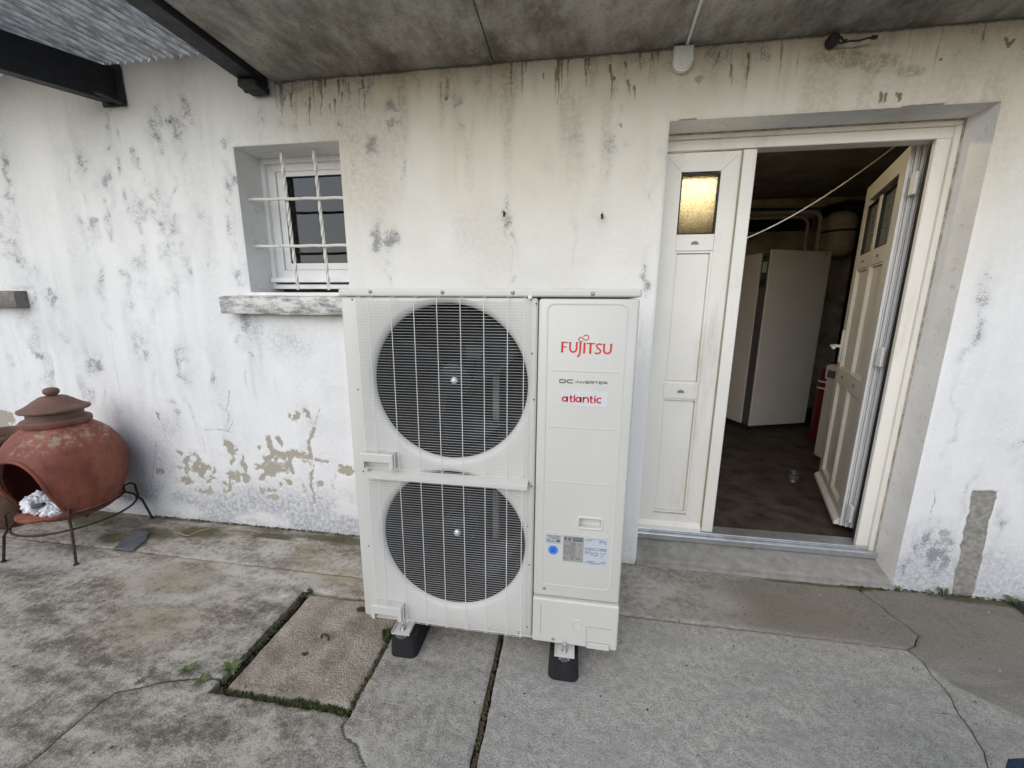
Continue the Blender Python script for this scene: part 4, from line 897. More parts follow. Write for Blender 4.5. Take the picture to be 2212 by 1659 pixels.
label(.0, .072, .463, .563, LBR, [(.05, .18, .05, .17), (.24, .38, .05, .17), (.46, .95, .04, .09), (.46, .95, .11, .18)] + textrows(.04, .62, .22, .95, 16, .85) + textrows(.66, .9, .3, .95, 6, .4))
label(.075, .152, .457, .563, LB, textrows(.15, .85, .03, .06, 1, 1) + textrows(.02, .3, .07, .13, 2, 1) + textrows(.66, .97, .07, .2, 3, .8) + [(.0, 1, .36, .372), (.0, 1, .43, .442)] + textrows(.02, .98, .375, .43, 2, .6) + textrows(.02, .98, .5, .68, 5, .55) + [(.0, 1, .90, .912)] + textrows(.02, .97, .85, .90, 1, .8) + textrows(.25, .75, .93, .97, 1, 1))
st_ = MB().prism([(-.035 + .0175 * math.cos(t), .502 + .0175 * math.sin(t)) for t in [2 * math.pi * i / 28 for i in range(28)]], lambda u, v, t: (u, Y0 - .0012 + t, v), .0014).build('round_sticker', BLUE, sp)
NAVY = simple('navy_ink', (.02, .05, .25), .6)
mb = MB()
for z, hw in ((.508, .008), (.502, .007), (.4965, .009)): mb.box((-.035 - hw, Y0 - .0017, z - .0014), (-.035 + hw, Y0 - .0013, z + .0014))
mb.build('print', NAVY, st_)['kind'] = 'stuff'
# lettering made of ribbons
def arcp(cx, cy, rx, ry, a0, a1, n=12): return [(cx + rx * math.cos(R(a0 + (a1 - a0) * i / n)), cy + ry * math.sin(R(a0 + (a1 - a0) * i / n))) for i in range(n + 1)]
def ribbon(mb, pts, w0, f, w1=None, depth=.0006):
    w1 = w0 if w1 is None else w1; n = len(pts); L = []; Rr = []
    for i in range(n):
        a = Vector(pts[max(i - 1, 0)]); b = Vector(pts[min(i + 1, n - 1)]); d = (b - a).normalized(); nn = Vector((-d.y, d.x)); wd = w0 + (w1 - w0) * i / max(1, n - 1)
        p = Vector(pts[i]); L.append(p + nn * wd / 2); Rr.append(p - nn * wd / 2)
    vl = [(mb.bm.verts.new(f(a.x, a.y, 0)), mb.bm.verts.new(f(b.x, b.y, 0)), mb.bm.verts.new(f(a.x, a.y, depth)), mb.bm.verts.new(f(b.x, b.y, depth))) for a, b in zip(L, Rr)]
    for A, B in zip(vl[:-1], vl[1:]):
        mb.bm.faces.new((A[0], A[1], B[1], B[0])); mb.bm.faces.new((A[0], B[0], B[2], A[2])); mb.bm.faces.new((A[1], A[3], B[3], B[1]))
    mb.bm.faces.new((vl[0][0], vl[0][2], vl[0][3], vl[0][1])); mb.bm.faces.new((vl[-1][0], vl[-1][1], vl[-1][3], vl[-1][2]))
REDINK = simple('orange_red_print', (.62, .035, .012), .5, 0, .03); REDINK2 = simple('crimson_print', (.55, .012, .03), .5, 0, .03)
# pixel frame of the reference lettering: 650 wide = .160 m
fx = lambda u: -.0300 + (u - 375) * (.160 / 650); fz = lambda v, u: 1.2475 - (v - 590) * (.0345 / 150) + (u - 375) * .0000
F = lambda u, v, t: (fx(u), Y0 - .0003 - t, fz(v, u))
def word_f():
    letters = {
        'F': [([(395, 592), (392, 735)], 26), ([(382, 594), (466, 598)], 15), ([(392, 658), (452, 660)], 14), ([(375, 733), (408, 733)], 8)],
        'U': [([(494, 592), (492, 680)] + arcp(533, 690, 42, 46, 180, 0)[1:] + [(577, 680), (580, 594)], 23), ([(478, 594), (506, 594)], 8), ([(566, 594), (594, 594)], 8)],
        'J': [([(627, 594), (624, 720), (620, 752), (608, 780), (592, 794)], 24), ([(604, 596), (640, 596)], 8)],
        'I': [([(679, 598), (676, 738)], 25), ([(664, 600), (694, 600)], 8), ([(662, 738), (692, 738)], 8)],
        'T': [([(757, 604), (754, 742)], 26), ([(706, 604), (812, 606)], 15), ([(740, 741), (772, 741)], 8)],
        'S': [([(898, 622), (884, 612), (862, 609), (838, 618), (832, 642), (846, 664), (872, 682), (886, 706), (878, 730), (852, 742), (826, 738), (814, 730)], 21)],
        'U2': [([(926, 608), (926, 692)] + [(926 + 44 * (1 - math.cos(R(a))), 692 + 46 * math.sin(R(a))) for a in range(15, 181, 15)] + [(1016, 608)], 23), ([(912, 608), (940, 608)], 8), ([(1002, 609), (1032, 609)], 8)]}
    # the first U is written with the flipped arc like the second
    letters['U'][0] = ([(494, 592), (494, 682)] + [(494 + 42 * (1 - math.cos(R(a))), 682 + 46 * math.sin(R(a))) for a in range(15, 181, 15)] + [(579, 594)], 23)
    for ch, strokes in letters.items():
        mb = MB()
        for pts, wd in strokes: ribbon(mb, pts, wd, F)
        mb.build('letter', REDINK, sp)
    mb = MB()
    loop = [(652, 576), (632, 580), (612, 572), (602, 552), (608, 532), (626, 521), (644, 527), (660, 543), (676, 556), (696, 561), (716, 551), (728, 530), (724, 506), (708, 490), (686, 488), (668, 500), (662, 514)]
    ribbon(mb, loop, 12, F); mb.build('logo_loop', REDINK2, sp)
word_f()
# 'atlantic' on its pale sticker
at_ = MB().box((-.034, Y0 - .001, 1.037), (.125, Y0 + .0002, 1.087)).build('name_sticker', simple('pale_sticker', (.62, .63, .62), .4, 0, .02), sp)
gx = lambda u: -.022 + (u - 385) * (.132 / 525); gz = lambda v: 1.0697 - (v - 1300) * (.0200 / 85)
GF = lambda u, v, t: (gx(u), Y0 - .0013 - t, gz(v))
def bowl(cx, cy, rx, ry, a0, a1): return [(cx + rx * math.cos(R(a)), cy - ry * math.sin(R(a))) for a in np.linspace(a0, a1, 18)]
for strokes in [[(bowl(425, 1342, 30, 30, 20, 380), 19), ([(458, 1302), (458, 1382)], 19)], [([(503, 1284), (503, 1360), (510, 1376), (528, 1378)], 19), ([(486, 1312), (530, 1312)], 14)], [([(549, 1278), (549, 1382)], 19)], [(bowl(600, 1342, 30, 30, 20, 380), 19), ([(633, 1302), (633, 1382)], 19)], [([(666, 1382), (666, 1302)], 19), (bowl(698, 1338, 32, 30, 180, 0) + [(730, 1382)], 19)], [([(762, 1284), (762, 1360), (770, 1376), (786, 1378)], 19), ([(746, 1312), (790, 1312)], 14)], [([(812, 1306), (812, 1382)], 19), ([(812, 1278), (812, 1293)], 19)], [(bowl(872, 1342, 34, 33, 55, 305), 19)]]:
    mb = MB()
    for pts, wd in strokes: ribbon(mb, pts, wd, GF)
    mb.build('letter', REDINK2, at_)
# DC INVERTER
DK = simple('dark_grey_print', (.06, .065, .075), .5)
def blocks(word, x0, x1, z0, z1, lw):
    GL = {'D': [[(0, 0), (0, 1), (.72, 1), (1, .78), (1, .22), (.72, 0), (0, 0)]], 'C': [[(1, 1), (.25, 1), (0, .78), (0, .22), (.25, 0), (1, 0)]], 'I': [[(.5, 0), (.5, 1)]], 'N': [[(0, 0), (0, 1), (1, 0), (1, 1)]], 'V': [[(0, 1), (.5, 0), (1, 1)]], 'E': [[(1, 1), (0, 1), (0, 0), (1, 0)], [(0, .5), (.9, .5)]], 'R': [[(0, 0), (0, 1), (1, 1), (1, .45), (0, .45)], [(.5, .45), (1, 0)]], 'T': [[(0, 1), (1, 1)], [(.5, 1), (.5, 0)]]}
    wd = {c: (.35 if c == 'I' else 1) for c in GL}; tot = sum(wd[c] for c in word) + .28 * (len(word) - 1); x = x0; s_ = (x1 - x0) / tot
    for c in word:
        mb = MB()
        for pts in GL[c]:
            for a, b in zip(pts[:-1], pts[1:]): ribbon(mb, [(x + a[0] * wd[c] * s_, z0 + a[1] * (z1 - z0)), (x + b[0] * wd[c] * s_, z0 + b[1] * (z1 - z0))], lw, lambda u, v, t: (u, Y0 - .0003 - t, v))
        mb.build('letter', DK, sp); x += (wd[c] + .28) * s_
blocks('DC', -.030, .013, 1.1145, 1.1245, .0030); blocks('INVERTER', .020, .121, 1.1145, 1.1215, .0017)
# feet: rubber block, channel, bracket, bolt
for x0, x1, bx in ((-.664, -.553, -.612), (-.039, .074, .019)):
    mb = MB().prism(rrect(x0, x1, -.742, -.20, .026), lambda u, v, t: (u, v, .001 + t), .095)
    for v in mb.bm.verts:
        if v.co.z > .05: v.co.x += -.004 * (v.co.x - (x0 + x1) / 2) / .055; v.co.y += .004 if v.co.y < -.5 else 0
    bmesh.ops.bevel(mb.bm, geom=[e for e in mb.bm.edges if all(v.co.z > .05 for v in e.verts)], offset=.010, segments=3, affect='EDGES')
    ft = mb.build('foot', RUBBER, hp, 50)
    MB().box((bx - .020, -.740, .090), (bx + .020, -.22, .1035), .001, 1).build('channel', GALV, ft)
    MB().box((bx - .011, -.7425, .086), (bx + .011, -.7405, .100)).build('channel_slot', DARKGREY, ft)
    b = MB().box((bx - .036, -.742, .1045), (bx + .036, -.36, .1085)).box((bx - .036, -.742, .1085), (bx - .0335, -.36, .1185)).box((bx + .0335, -.742, .1085), (bx + .036, -.36, .1185)).build('bracket', BEIGE, ft)
    MB().lathe([(.013, .1086), (.013, .1105), (.009, .1106), (.009, .118), (.0055, .1185), (.0055, .138), (.004, .1395)], (bx, -.716, 0), 'Z', 6).build('bolt', GALV, ft)

# ------------------------------------------------------------------ inspection cover
ic = empty('inspection_cover', (-.955, -.714, 0), 'square pinkish concrete inspection cover with a rusty ring set in the paving', 'manhole cover')
cx0, cx1, cy0, cy1 = -1.196, -.705, -.951, -.474
U = axis(cx0, (cx1, .007)); V = axis(cy0, (cy1, .007)); UU, VV = np.meshgrid(U, V)
bx = np.minimum(np.minimum(UU - cx0, cx1 - UU), np.minimum(VV - cy0, cy1 - VV))
ms = np.maximum.reduce([.7 * ss(.03, 0, bx) * fbm(UU * 20, VV * 20, 3, 81), .8 * blob(UU, VV, -.90, -.53, .05, .025), .7 * blob(UU, VV, -1.0, -.78, .03, .02), .5 * blob(UU, VV, -.96, -.70, .035, .03), .5 * blob(UU, VV, -1.12, -.93, .06, .03)])
zz = -.006 + .006 * (fbm(UU * 12, VV * 12, 4, 82) - .5) - .012 * ss(.012, 0, bx)
jt = .010 * (fbm(UU * 18, VV * 18, 3, 83) - .5) * ss(.05, 0, bx)
me = gridmesh('cover_slab', U, V, (UU + jt, VV + jt, zz), dict(moss=ms))
bm = bmesh.new(); bm.from_mesh(me); ex = bmesh.ops.extrude_edge_only(bm, edges=[e for e in bm.edges if e.is_boundary])
for v in ex['geom']:
    if isinstance(v, bmesh.types.BMVert): v.co.z = -.04
bm.to_mesh(me); bm.free(); me.shade_smooth(); me.set_sharp_from_angle(angle=R(50))
link('cover_slab', me, COVER, ic)
MB().tube([(-.985, -.700, -.008), (-.983, -.700, .006), (-.972, -.701, .015), (-.958, -.703, .016), (-.948, -.706, .007), (-.946, -.710, -.002)], .0042, 8).build('lifting_ring', RUST, ic, 40)

# ------------------------------------------------------------------ moss, weeds and loose bits
def mat_leaf(name, a, b):
    k = NT(name); k.set(k.mix(k.noise(60, 3), a, b), .7, 0, .3); return k.mat
MOSS = mat_leaf('moss_green', (.018, .024, .007), (.075, .085, .024)); WEED = mat_leaf('weed_green', (.05, .08, .025), (.15, .18, .07)); DRYW = mat_leaf('dry_moss', (.05, .04, .02), (.12, .095, .05))
def tufts(name, paths, mat, lab, seed):
    rr = random.Random(seed); mb = MB()
    for pts, wd, n, sz, zc in paths:
        for _ in range(n):
            i = rr.randrange(len(pts) - 1); t = rr.random(); x = pts[i][0] + (pts[i + 1][0] - pts[i][0]) * t + rr.gauss(0, wd / 2.4); y = pts[i][1] + (pts[i + 1][1] - pts[i][1]) * t + rr.gauss(0, wd / 2.4)
            s_ = sz * rr.uniform(.5, 1.3); c = Vector((x, y, zc + s_ * .2))
            if rr.random() < .55:
                V_ = [mb.bm.verts.new(c + Vector(v) * s_ * rr.uniform(.7, 1.2)) for v in ((1, 0, 0), (0, 1, .1), (-1, 0, 0), (0, -1, .1), (0.2, .1, .8))]
                for a, b in ((0, 1), (1, 2), (2, 3), (3, 0)): mb.bm.faces.new((V_[a], V_[b], V_[4]))
            else:
                for q in range(4):
                    a = rr.uniform(0, 6.28); d = Vector((math.cos(a), math.sin(a), rr.uniform(.3, 1.1))) * s_ * 1.4; e = Vector((-math.sin(a), math.cos(a), 0)) * s_ * .38
                    mb.bm.faces.new([mb.bm.verts.new(v) for v in (c - e * .3, c + d * .5 + e, c + d, c + d * .5 - e)])
    o = mb.build(name, mat); o['kind'] = 'stuff'; o['label'] = lab; return o
tufts('moss', [([(-1.218, -.965), (-.95, -.964), (-.72, -.964)], .016, 330, .0065, -.016), ([(-.93, -.966), (-.71, -.966)], .018, 240, .0075, -.012), ([(-.70, -.96), (-.698, -.80), (-.70, -.66), (-.70, -.5)], .010, 260, .007, -.010), ([(-1.218, -.96), (-1.21, -.82), (-1.222, -.70), (-1.222, -.48)], .010, 110, .006, -.026), ([(-1.216, -.80), (-1.213, -.66)], .010, 120, .010, -.012), ([(-1.22, -.5), (-1.20, -.472)], .01, 50, .009, -.005), ([(-.716, -.672), (-.722, -.63)], .012, 90, .010, -.004), ([(-.76, -.475), (-.72, -.47)], .012, 60, .010, -.006)], MOSS, 'green moss growing in the gap round the square inspection cover', 1)
tufts('moss', [([(-.245, -1.5), (-.243, -1.06), (-.247, -.85), (-.250, -.57), (-.245, -.35)], .008, 900, .0052, -.014)], DRYW, 'brown green moss filling the straight joint in front of the heat pump', 2)
tufts('moss', [([(-2.65, -.008), (-1.0, -.008)], .012, 420, .0055, -.001), ([(1.3, -.006), (2.2, -.008)], .010, 160, .006, 0), ([(1.40, -.016), (1.58, -.012)], .018, 110, .006, 0)], MOSS, 'thin moss along the foot of the house wall', 3)
def rosette(name, x, y, n, L, lab, up=.5, seed=0, z=0.):
    rr = random.Random(seed); mb = MB()
    for i in range(n):
        a = 6.283 * i / n + rr.uniform(-.3, .3); l = L * rr.uniform(.65, 1.15); wd = l * .16; d = Vector((math.cos(a), math.sin(a), 0)); e = Vector((-d.y, d.x, 0)); prev = None
        for s_ in range(5):
            t = s_ / 4; p = Vector((x, y, z)) + d * l * t + Vector((0, 0, l * up * math.sin(min(1, t * 1.1) * 2.2) * rr.uniform(.9, 1.1))); hw = wd * math.sin(.35 + 2.6 * t) * .9 + .0004
            cur = (mb.bm.verts.new(p + e * hw), mb.bm.verts.new(p - e * hw))
            if prev: mb.bm.faces.new((prev[0], prev[1], cur[1], cur[0]))
            prev = cur
    o = mb.build(name, WEED, None, 80); tag(o, lab, 'weed', 'weeds in the paving'); return o
rosette('weed', -1.378, -.927, 13, .036, 'leafy weed rosette in the crack furthest left of the inspection cover', .6, 5)
rosette('weed', -1.293, -.948, 9, .030, 'small drooping weed in the crack midway to the inspection cover', .35, 6)
rosette('weed', -1.222, -.895, 15, .042, 'green weed rosette at the left front corner of the inspection cover', .7, 7, -.01)
rosette('weed', -1.515, -.985, 6, .020, 'tiny weed sprig at the left end of the mossy crack', .3, 8)
rosette('weed', 1.818, -.022, 10, .034, 'green weed at the wall foot beside the bare plaster strip', 1.3, 9)
rosette('weed', 1.632, -.016, 7, .020, 'tiny weed at the outer corner of the doorstep', 1.2, 10)
rosette('weed', 1.77, -.02, 7, .018, 'small brownish weed left of the one beside the bare strip', 1.0, 12)
rosette('weed', 2.10, -.03, 14, .035, 'low green weed beside the dark timber at the right edge', .8, 11)
mb = MB(); out = [(-2.486, -.355), (-2.373, -.344), (-2.40, -.253), (-2.471, -.187), (-2.543, -.186), (-2.519, -.289)]
mb.prism(out, lambda u, v, t: (u, v, .004 + t + .01 * (v + .27)), .014); bmesh.ops.subdivide_edges(mb.bm, edges=list(mb.bm.edges), cuts=3)
for v in mb.bm.verts: v.co += Vector([random.uniform(-.003, .003) for _ in range(3)])
tag(mb.build('slate', simple('dark_slate', (.10, .105, .115), .6, 0, .2, 20, .4)), 'loose dark slate offcut lying on mossy paving by the terracotta stove', 'slate')
tag(MB().tube([(-2.30, -.148, .003), (-2.26, -.165, .004), (-2.215, -.168, .003), (-2.195, -.12, .006), (-2.16, -.075, .003)], .002, 5).build('straw', simple('dry_straw', (.45, .38, .22), .8)), 'curled dry straw lying near the foot of the wall', 'straw')
tag(MB().box((2.085, -.16, .0), (2.40, -.055, .045), .004, 1).build('timber', simple('grey_timber', (.06, .055, .05), .85, 0, .3, 20, .4)), 'short dark timber lying at the wall foot at the right edge', 'timber')
# grit and chips
rr = random.Random(17); gm = MB()
for _ in range(330):
    x = rr.uniform(-2.9, 2.1); y = -abs(rr.gauss(0, .6)) - .01; s_ = rr.uniform(.0015, .0045)
    if y < -1.4 or (HOLE[0] < x < HOLE[1] and HOLE[2] < y < HOLE[3]): continue
    c = Vector((x, y, .002)); V_ = [gm.bm.verts.new(c + Vector((a * s_ * rr.uniform(.6, 1.5), b * s_ * rr.uniform(.6, 1.5), cc * s_ * .6))) for a, b, cc in ((1, 0, 0), (0, 1, 0), (-1, 0, 0), (0, -1, 0), (0, 0, 1))]
    for a, b in ((0, 1), (1, 2), (2, 3), (3, 0)): gm.bm.faces.new((V_[a], V_[b], V_[4]))
o = gm.build('grit', simple('dark_grit', (.06, .055, .045), .9, 0, .6, 3)); o['kind'] = 'stuff'; o['label'] = 'dark grit and crumbs scattered over the paving'
gm = MB()
for _ in range(26):
    x = rr.uniform(-2.6, 2.1); y = -abs(rr.gauss(0, .55)) - .01; s_ = rr.uniform(.0015, .004)
    if y < -1.4 or (HOLE[0] < x < HOLE[1] and HOLE[2] < y < HOLE[3]): continue
    c = Vector((x, y, .002)); V_ = [gm.bm.verts.new(c + Vector((a * s_ * rr.uniform(.6, 1.5), b * s_ * rr.uniform(.6, 1.5), cc * s_ * .4))) for a, b, cc in ((1, 0, 0), (0, 1, 0), (-1, 0, 0), (0, -1, 0), (0, 0, 1))]
    for a, b in ((0, 1), (1, 2), (2, 3), (3, 0)): gm.bm.faces.new((V_[a], V_[b], V_[4]))
o = gm.build('paint_flakes', simple('white_flakes', (.66, .66, .65), .9)); o['kind'] = 'stuff'; o['label'] = 'white paint flakes fallen on the paving'

# ------------------------------------------------------------------ chiminea
CX, CY = -2.808, -.275
ch = empty('chiminea', (CX, CY, 0), 'round red terracotta chiminea with lid on a rusty iron stand', 'chiminea')
prof = [(.06, .172), (.12, .174), (.155, .190), (.180, .212), (.186, .222), (.197, .226), (.199, .236), (.193, .242), (.212, .285), (.232, .34), (.246, .41), (.249, .47), (.243, .53), (.226, .585), (.200, .632), (.168, .668), (.140, .692), (.128, .700), (.133, .704), (.137, .712), (.137, .730), (.130, .738), (.116, .742), (.110, .748), (.108, .772), (.104, .777), (.088, .777), (.086, .70)]
def dens(pr, st):
    o = [pr[0]]
    for a, b in zip(pr[:-1], pr[1:]):
        n = max(1, int(math.hypot(b[0] - a[0], b[1] - a[1]) / st)); o += [(a[0] + (b[0] - a[0]) * i / n, a[1] + (b[1] - a[1]) * i / n) for i in range(1, n + 1)]
    return o
def rad(z): return float(np.interp(z, [q[1] for q in prof[:17]], [q[0] for q in prof[:17]]))
body = MB().lathe(dens(prof + [(.0, .70)], .012)[:-1], (CX, CY, 0), 'Z', 96, .006).build('body', TERRA, ch)
for v in body.data.vertices:
    a_ = math.atan2(v.co.y - CY, v.co.x - CX); wz = float(ss(.26, .34, v.co.z) * ss(.62, .54, v.co.z)); f_ = 1 + .014 * (abs(math.sin(8 * a_)) - .6) * wz
    v.co.x = CX + (v.co.x - CX) * f_; v.co.y = CY + (v.co.y - CY) * f_
inner = MB().lathe([(.0, .205), (.16, .215), (.205, .29), (.225, .41), (.226, .47), (.205, .57), (.15, .655), (.11, .69), (.085, .70), (.085, .79), (0, .79)], (CX, CY, 0), 'Z', 64).build('cutter', None)
od = Vector((.09, -.996, 0)).normalized(); op = Vector((-od.y, od.x, 0))
arch = [(-.128, .240), (.128, .240)] + [(.128 * math.cos(t) ** .9 if math.cos(t) > 0 else -.128 * (-math.cos(t)) ** .9, .40 + .170 * math.sin(t)) for t in [math.pi * i / 20 for i in range(21)]]
cutt = MB().prism(arch, lambda u, v, t: Vector((CX, CY, 0)) + op * u + od * (.05 + t) + Vector((0, 0, v)), .4).build('cutter', None)
boolcut(body, [inner, cutt]); me = body.data; me.shade_smooth(); me.set_sharp_from_angle(angle=R(40))
if not me.materials: me.materials.append(TERRA)
co = np.empty(len(me.vertices) * 3); me.vertices.foreach_get('co', co); co = co.reshape(-1, 3)
def chim_attrs(me, co, extra=0.):
    a = np.arctan2(co[:, 1] - CY, co[:, 0] - CX); z = co[:, 2]
    li = .56 * ss(.54, .64, z) * ss(.73, .68, z) * (.35 + .9 * ss(-1.5, .1, np.sin(a - 2.2) * -1)) + extra
    li = np.maximum(li, .55 * ss(.5, .62, z) * ss(.68, .62, z))
    so_ = ss(.700, .735, z) * .75; so_ = np.maximum(so_, .45 * ss(.26, .18, z))
    for k_, v_ in (('lichen', li), ('soot', so_)):
        at = me.attributes.get(k_) or me.attributes.new(k_, 'FLOAT', 'POINT'); at.data.foreach_set('value', v_.astype(np.float32))
chim_attrs(me, co)
def on_surf(u, z, off=0.): return Vector((CX, CY, z)) + op * u + od * (math.sqrt(max(1e-4, rad(z) ** 2 - u * u)) + off)
rim = MB().tube([on_surf(u * 1.02, v, -.002) for u, v in arch[1:]] + [on_surf(-.137, .245, -.002)], .011, 8)
for v in rim.bm.verts: pass
ro = rim.build('mouth_rim', TERRA, ch, 50)
lipP = [on_surf(.15 * t, .236, .006) for t in np.linspace(-1, 1, 22)]
mb = MB()
rows = []
for t in np.linspace(-1, 1, 24):
    b = on_surf(.150 * t, .240, 0); o_ = .040 * (1 - t * t) ** .5 + .004
    rows.append([mb.bm.verts.new(b + od * a + Vector((0, 0, zz_))) for a, zz_ in ((-.03, .004), (o_ * .8, .006), (o_, 0), (o_ * .9, -.012), (-.01, -.026), (-.03, -.02))])
for A, B in zip(rows[:-1], rows[1:]):
    for j in range(6): mb.bm.faces.new((A[j], A[(j + 1) % 6], B[(j + 1) % 6], B[j]))
mb.bm.faces.new(rows[0]); mb.bm.faces.new(rows[-1][::-1])
mb.build('hearth_lip', TERRA, ch, 50)
lidp = [(.02, .783), (.118, .785), (.134, .782), (.1385, .788), (.136, .797), (.118, .806), (.095, .822), (.075, .840), (.062, .848), (.058, .853), (.048, .858), (.020, .862)]
lid = MB().lathe(dens(lidp, .01), (CX + .004, CY, 0), 'Z', 72, .006).build('lid', TERRA, ch, 60)
co = np.array([v.co for v in lid.data.vertices]); 
for k_, v_ in (('lichen', .52 + 0 * co[:, 0]), ('soot', .75 + 0 * co[:, 0])):
    lid.data.attributes.new(k_, 'FLOAT', 'POINT').data.foreach_set('value', v_.astype(np.float32))
kn = MB().lathe([(.018, .860), (.022, .866), (.031, .876), (.033, .888), (.028, .900), (.014, .906), (.0, .907)], (CX + .004, CY, 0), 'Z', 28).build('knob', TERRA, lid, 60)
kn.data.attributes.new('soot', 'FLOAT', 'POINT').data.foreach_set('value', np.full(len(kn.data.vertices), .8, np.float32))
for ang in (-121, -39, 54, 144):
    d = Vector((math.cos(R(ang)), math.sin(R(ang)), 0)); rf = {-121: .293, -39: .335, 54: .30, 144: .33}[ang]
    P = [(.196, .232), (.205, .262), (.232, .268), (.250, .255), (.254, .20), (.256, .165), (.27, .14), (rf, .0)]
    lg = MB().tube([Vector((CX, CY, 0)) + d * r_ + Vector((0, 0, z_)) for r_, z_ in P], .0065, 8).build('leg', RUST, ch, 40)
    f0 = Vector((CX, CY, 0)) + d * rf
    MB().lathe([(.011, .0), (.012, .003), (.011, .006), (.007, .008)], f0, 'Z', 12).build('foot_pad', RUST, lg)
MB().tube([(CX + .248 * math.cos(t), CY + .248 * math.sin(t), .165) for t in [2 * math.pi * i / 48 for i in range(48)]], .006, 8, closed=True).build('stand_ring', RUST, ch, 60)
MB().tube([(CX + .202 * math.cos(t), CY + .202 * math.sin(t), .231) for t in [2 * math.pi * i / 48 for i in range(48)]], .006, 8, closed=True).build('cradle_ring', RUST, ch, 60)
# rubbish inside the mouth
def crumple(name, c, rx, ry, rz, mat, lab, cat, seed, amp=.45):
    bm = bmesh.new(); bmesh.ops.create_icosphere(bm, subdivisions=4, radius=1)
    for v in bm.verts:
        p = v.co; n = float(fbm(p.x * 2.2 + seed, p.y * 2.2 + p.z * 1.7, 3, seed)); n2 = abs(float(vn(p.x * 5 + p.z * 3, p.y * 5 - p.z * 2, seed + 4)) - .5)
        s_ = 1 + amp * (n - .5) * 2 - amp * .9 * n2
        v.co = Vector((c[0] + p.x * rx * s_, c[1] + p.y * ry * s_, c[2] + max(p.z, -.6) * rz * s_))
    me = bpy.data.meshes.new(name); bm.to_mesh(me); bm.free(); o = link(name, me, mat); tag(o, lab, cat); return o
bc = Vector((CX, CY, 0)) + od * .125
BAG = simple('white_plastic_bag', (.72, .73, .75), .35, 0, .06); 
crumple('plastic_bag', (bc.x - op.x * .045, bc.y - op.y * .045, .285), .075, .065, .062, BAG, 'white crumpled plastic bag in the mouth of the terracotta chiminea', 'bag', 3)
crumple('plastic_bag', (bc.x + op.x * .06 + od.x * .02, bc.y + op.y * .06 + od.y * .02, .266), .055, .05, .045, BAG, 'smaller white crumpled bag at the right of the chiminea mouth', 'bag', 9)
q0 = bc + od * .055 + Vector((0, 0, .292))
tag(MB().tube([q0 - op * .05 - Vector((0, 0, .018)), q0 + Vector((0, 0, .004)), q0 + op * .06 + Vector((0, 0, .022))], .011, 8, radii=[.006, .012, .010]).build('firewood_stick', simple('grey_bark', (.10, .085, .065), .9, 0, .3, 30, .5), None, 60), 'grey stick lying on the white bag in the chiminea mouth', 'stick')
# pot behind at the left edge
pt = empty('clay_pot', (-3.42, -.17, 0), 'brown clay pot with a dark rim behind the chiminea at the left edge', 'pot')
MB().lathe([(.09, .0), (.11, .02), (.15, .2), (.165, .42), (.15, .535), (.155, .55), (.175, .555), (.178, .575), (.17, .585), (.15, .582), (.14, .54), (.13, .4)], (-3.43, -.20, 0), 'Z', 40).build('body', simple('brown_clay', (.16, .095, .06), .85, 0, .25, 12, .3), pt, 50)

# ------------------------------------------------------------------ unseen wall added across the yard to block low sky, mirrored in the panes
cw = empty('added_yard_wall', (0, -9, 0), 'added grey wall out of view opposite the house, blocks low sky and mirrors in the window pane', 'wall')
PALE = simple('added_wall_render', (.22, .21, .19), .9, 0, .15, 4, .2)
MB().box((-14, -9.3, -.04), (12, -9.0, 1.7), .01, 1).build('masonry', PALE, cw)
MB().box((-14, -9.36, 1.7), (12, -8.94, 1.78), .01, 1).build('coping', simple('tile_coping', (.26, .13, .09), .85), cw)

# ------------------------------------------------------------------ person crouching at the right, one knee in the picture
person = empty('person', (1.35, -1.62, 0), 'person in blue jeans crouching at the lower right corner, knee just in view', 'person')
def skin(name, pts, edges, radii, mat, par, lvl=2):
    me = bpy.data.meshes.new(name); me.from_pydata(pts, edges, []); o = bpy.data.objects.new(name, me); C.objects.link(o)
    sk = o.modifiers.new('skin', 'SKIN'); 
    for i, r_ in enumerate(radii): me.skin_vertices[0].data[i].radius = (r_, r_) if not isinstance(r_, tuple) else r_
    me.skin_vertices[0].data[0].use_root = True
    sb = o.modifiers.new('sub', 'SUBSURF'); sb.levels = lvl; sb.render_levels = lvl
    bpy.context.view_layer.update(); dg = bpy.context.evaluated_depsgraph_get(); m2 = bpy.data.meshes.new_from_object(o.evaluated_get(dg)); bpy.data.objects.remove(o); bpy.data.meshes.remove(me)
    m2.materials.clear(); return link(name, m2, mat, par, True)
DENIM = NT('blue_denim'); DENIM.set(DENIM.mix(DENIM.ramp(DENIM.noise(220, 3), .35, .65), (.010, .030, .075), (.030, .075, .15)), .9); DENIM.bump(DENIM.noise(300, 2), .3, .002); DENIM = DENIM.mat
SKINM = simple('skin', (.50, .30, .21), .5, 0, .06); JACKET = simple('charcoal_jacket', (.05, .055, .06), .85); SHOE = simple('brown_boot', (.08, .05, .03), .7)
KN = Vector((.878, -1.225, .47)); HIP = Vector((1.36, -1.50, .36)); 
KN2 = Vector((1.13, -1.72, .50))
jeans = [HIP, (1.36, -1.62, .37), (1.38, -1.72, .36), (1.18, -1.40, .43), KN, (1.06, -1.35, .28), (1.12, -1.40, .11), (1.26, -1.73, .43), KN2, (1.20, -1.73, .28), (1.25, -1.74, .11)]
skin('jeans', [tuple(v) for v in jeans], [(0, 1), (1, 2), (0, 3), (3, 4), (4, 5), (5, 6), (2, 7), (7, 8), (8, 9), (9, 10)], [.11, .13, .11, .095, .088, .068, .055, .095, .072, .068, .055], DENIM, person)
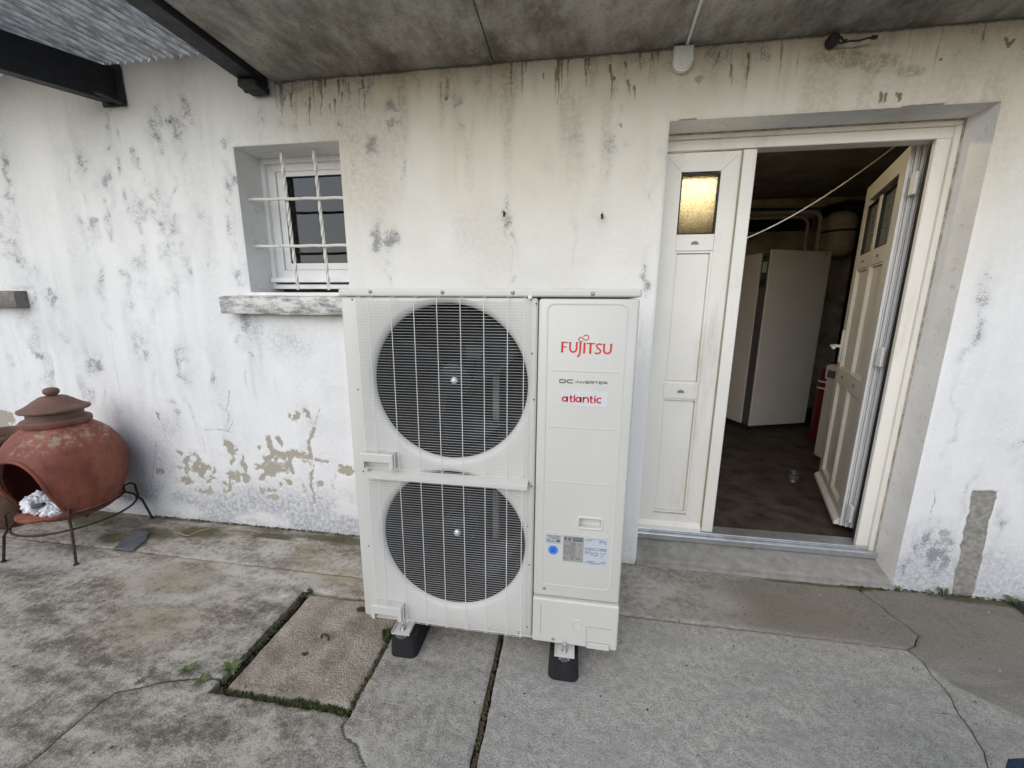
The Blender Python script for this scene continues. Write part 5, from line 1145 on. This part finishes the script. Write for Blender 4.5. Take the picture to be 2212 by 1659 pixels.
bodyp = [(1.36, -1.62, .40), (1.33, -1.60, .62), (1.27, -1.58, .80), (1.24, -1.57, .90), (1.20, -1.56, 1.0), (1.18, -1.555, 1.09), (1.27, -1.42, .84), (1.14, -1.36, .66), (1.02, -1.45, .60), (1.25, -1.75, .84), (1.13, -1.80, .66), (1.02, -1.72, .61)]
skin('body', bodyp, [(0, 1), (1, 2), (2, 3), (3, 4), (4, 5), (2, 6), (6, 7), (7, 8), (2, 9), (9, 10), (10, 11)], [.10, .11, .10, .05, (.075, .085), .07, .05, .038, .03, .05, .038, .03], SKINM, person)
skin('jacket', bodyp[:4] + bodyp[6:8] + [(1.05, -1.43, .61)] + bodyp[9:11] + [(1.05, -1.735, .62)], [(0, 1), (1, 2), (2, 3), (2, 4), (4, 5), (5, 6), (2, 7), (7, 8), (8, 9)], [.135, .145, .135, .062, .068, .055, .045, .068, .055, .045], JACKET, person)
for hx, hy, sg in ((1.02, -1.45, 1), (1.02, -1.72, -1)):
    hz = .60; P_ = [(hx, hy, hz), (hx - .06, hy, hz - .01)]; E_ = [(0, 1)]; r_ = [(.026, .018), (.034, .016)]
    for j, (dy, L) in enumerate(((-.028, .062), (-.010, .074), (.010, .070), (.028, .055))):
        b = len(P_); P_ += [(hx - .085, hy + dy, hz - .012), (hx - .085 - L * .55, hy + dy * 1.15, hz - .022), (hx - .085 - L * .9, hy + dy * 1.2, hz - .045)]; E_ += [(1, b), (b, b + 1), (b + 1, b + 2)]; r_ += [.009, .008, .007]
    b = len(P_); P_ += [(hx - .03, hy + sg * .036, hz - .012), (hx - .06, hy + sg * .056, hz - .025)]; E_ += [(0, b), (b, b + 1)]; r_ += [.011, .009]
    skin('hand', P_, E_, r_, SKINM, person, 1)
HD = (1.175, -1.555, 1.08)
mb = MB().lathe([(.02, 1.06), (.07, 1.065), (.088, 1.10), (.085, 1.15), (.06, 1.185), (.0, 1.195)], (HD[0] + .008, HD[1], 0), 'Z', 24); mb.build('hair', simple('brown_hair', (.06, .035, .02), .7, 0, .3, 60, .4), person, 70)
for f, d in (((1.125, -1.385, 0), (-.8, .55)), ((1.26, -1.745, 0), (-1, .0))):
    dv = Vector((d[0], d[1], 0)).normalized(); f = Vector(f)
    skin('shoe', [tuple(f + dv * a + Vector((0, 0, z_))) for a, z_ in ((-.05, .045), (.03, .05), (.12, .036), (.19, .030))], [(0, 1), (1, 2), (2, 3)], [.042, .046, .040, .028], SHOE, person, 1)
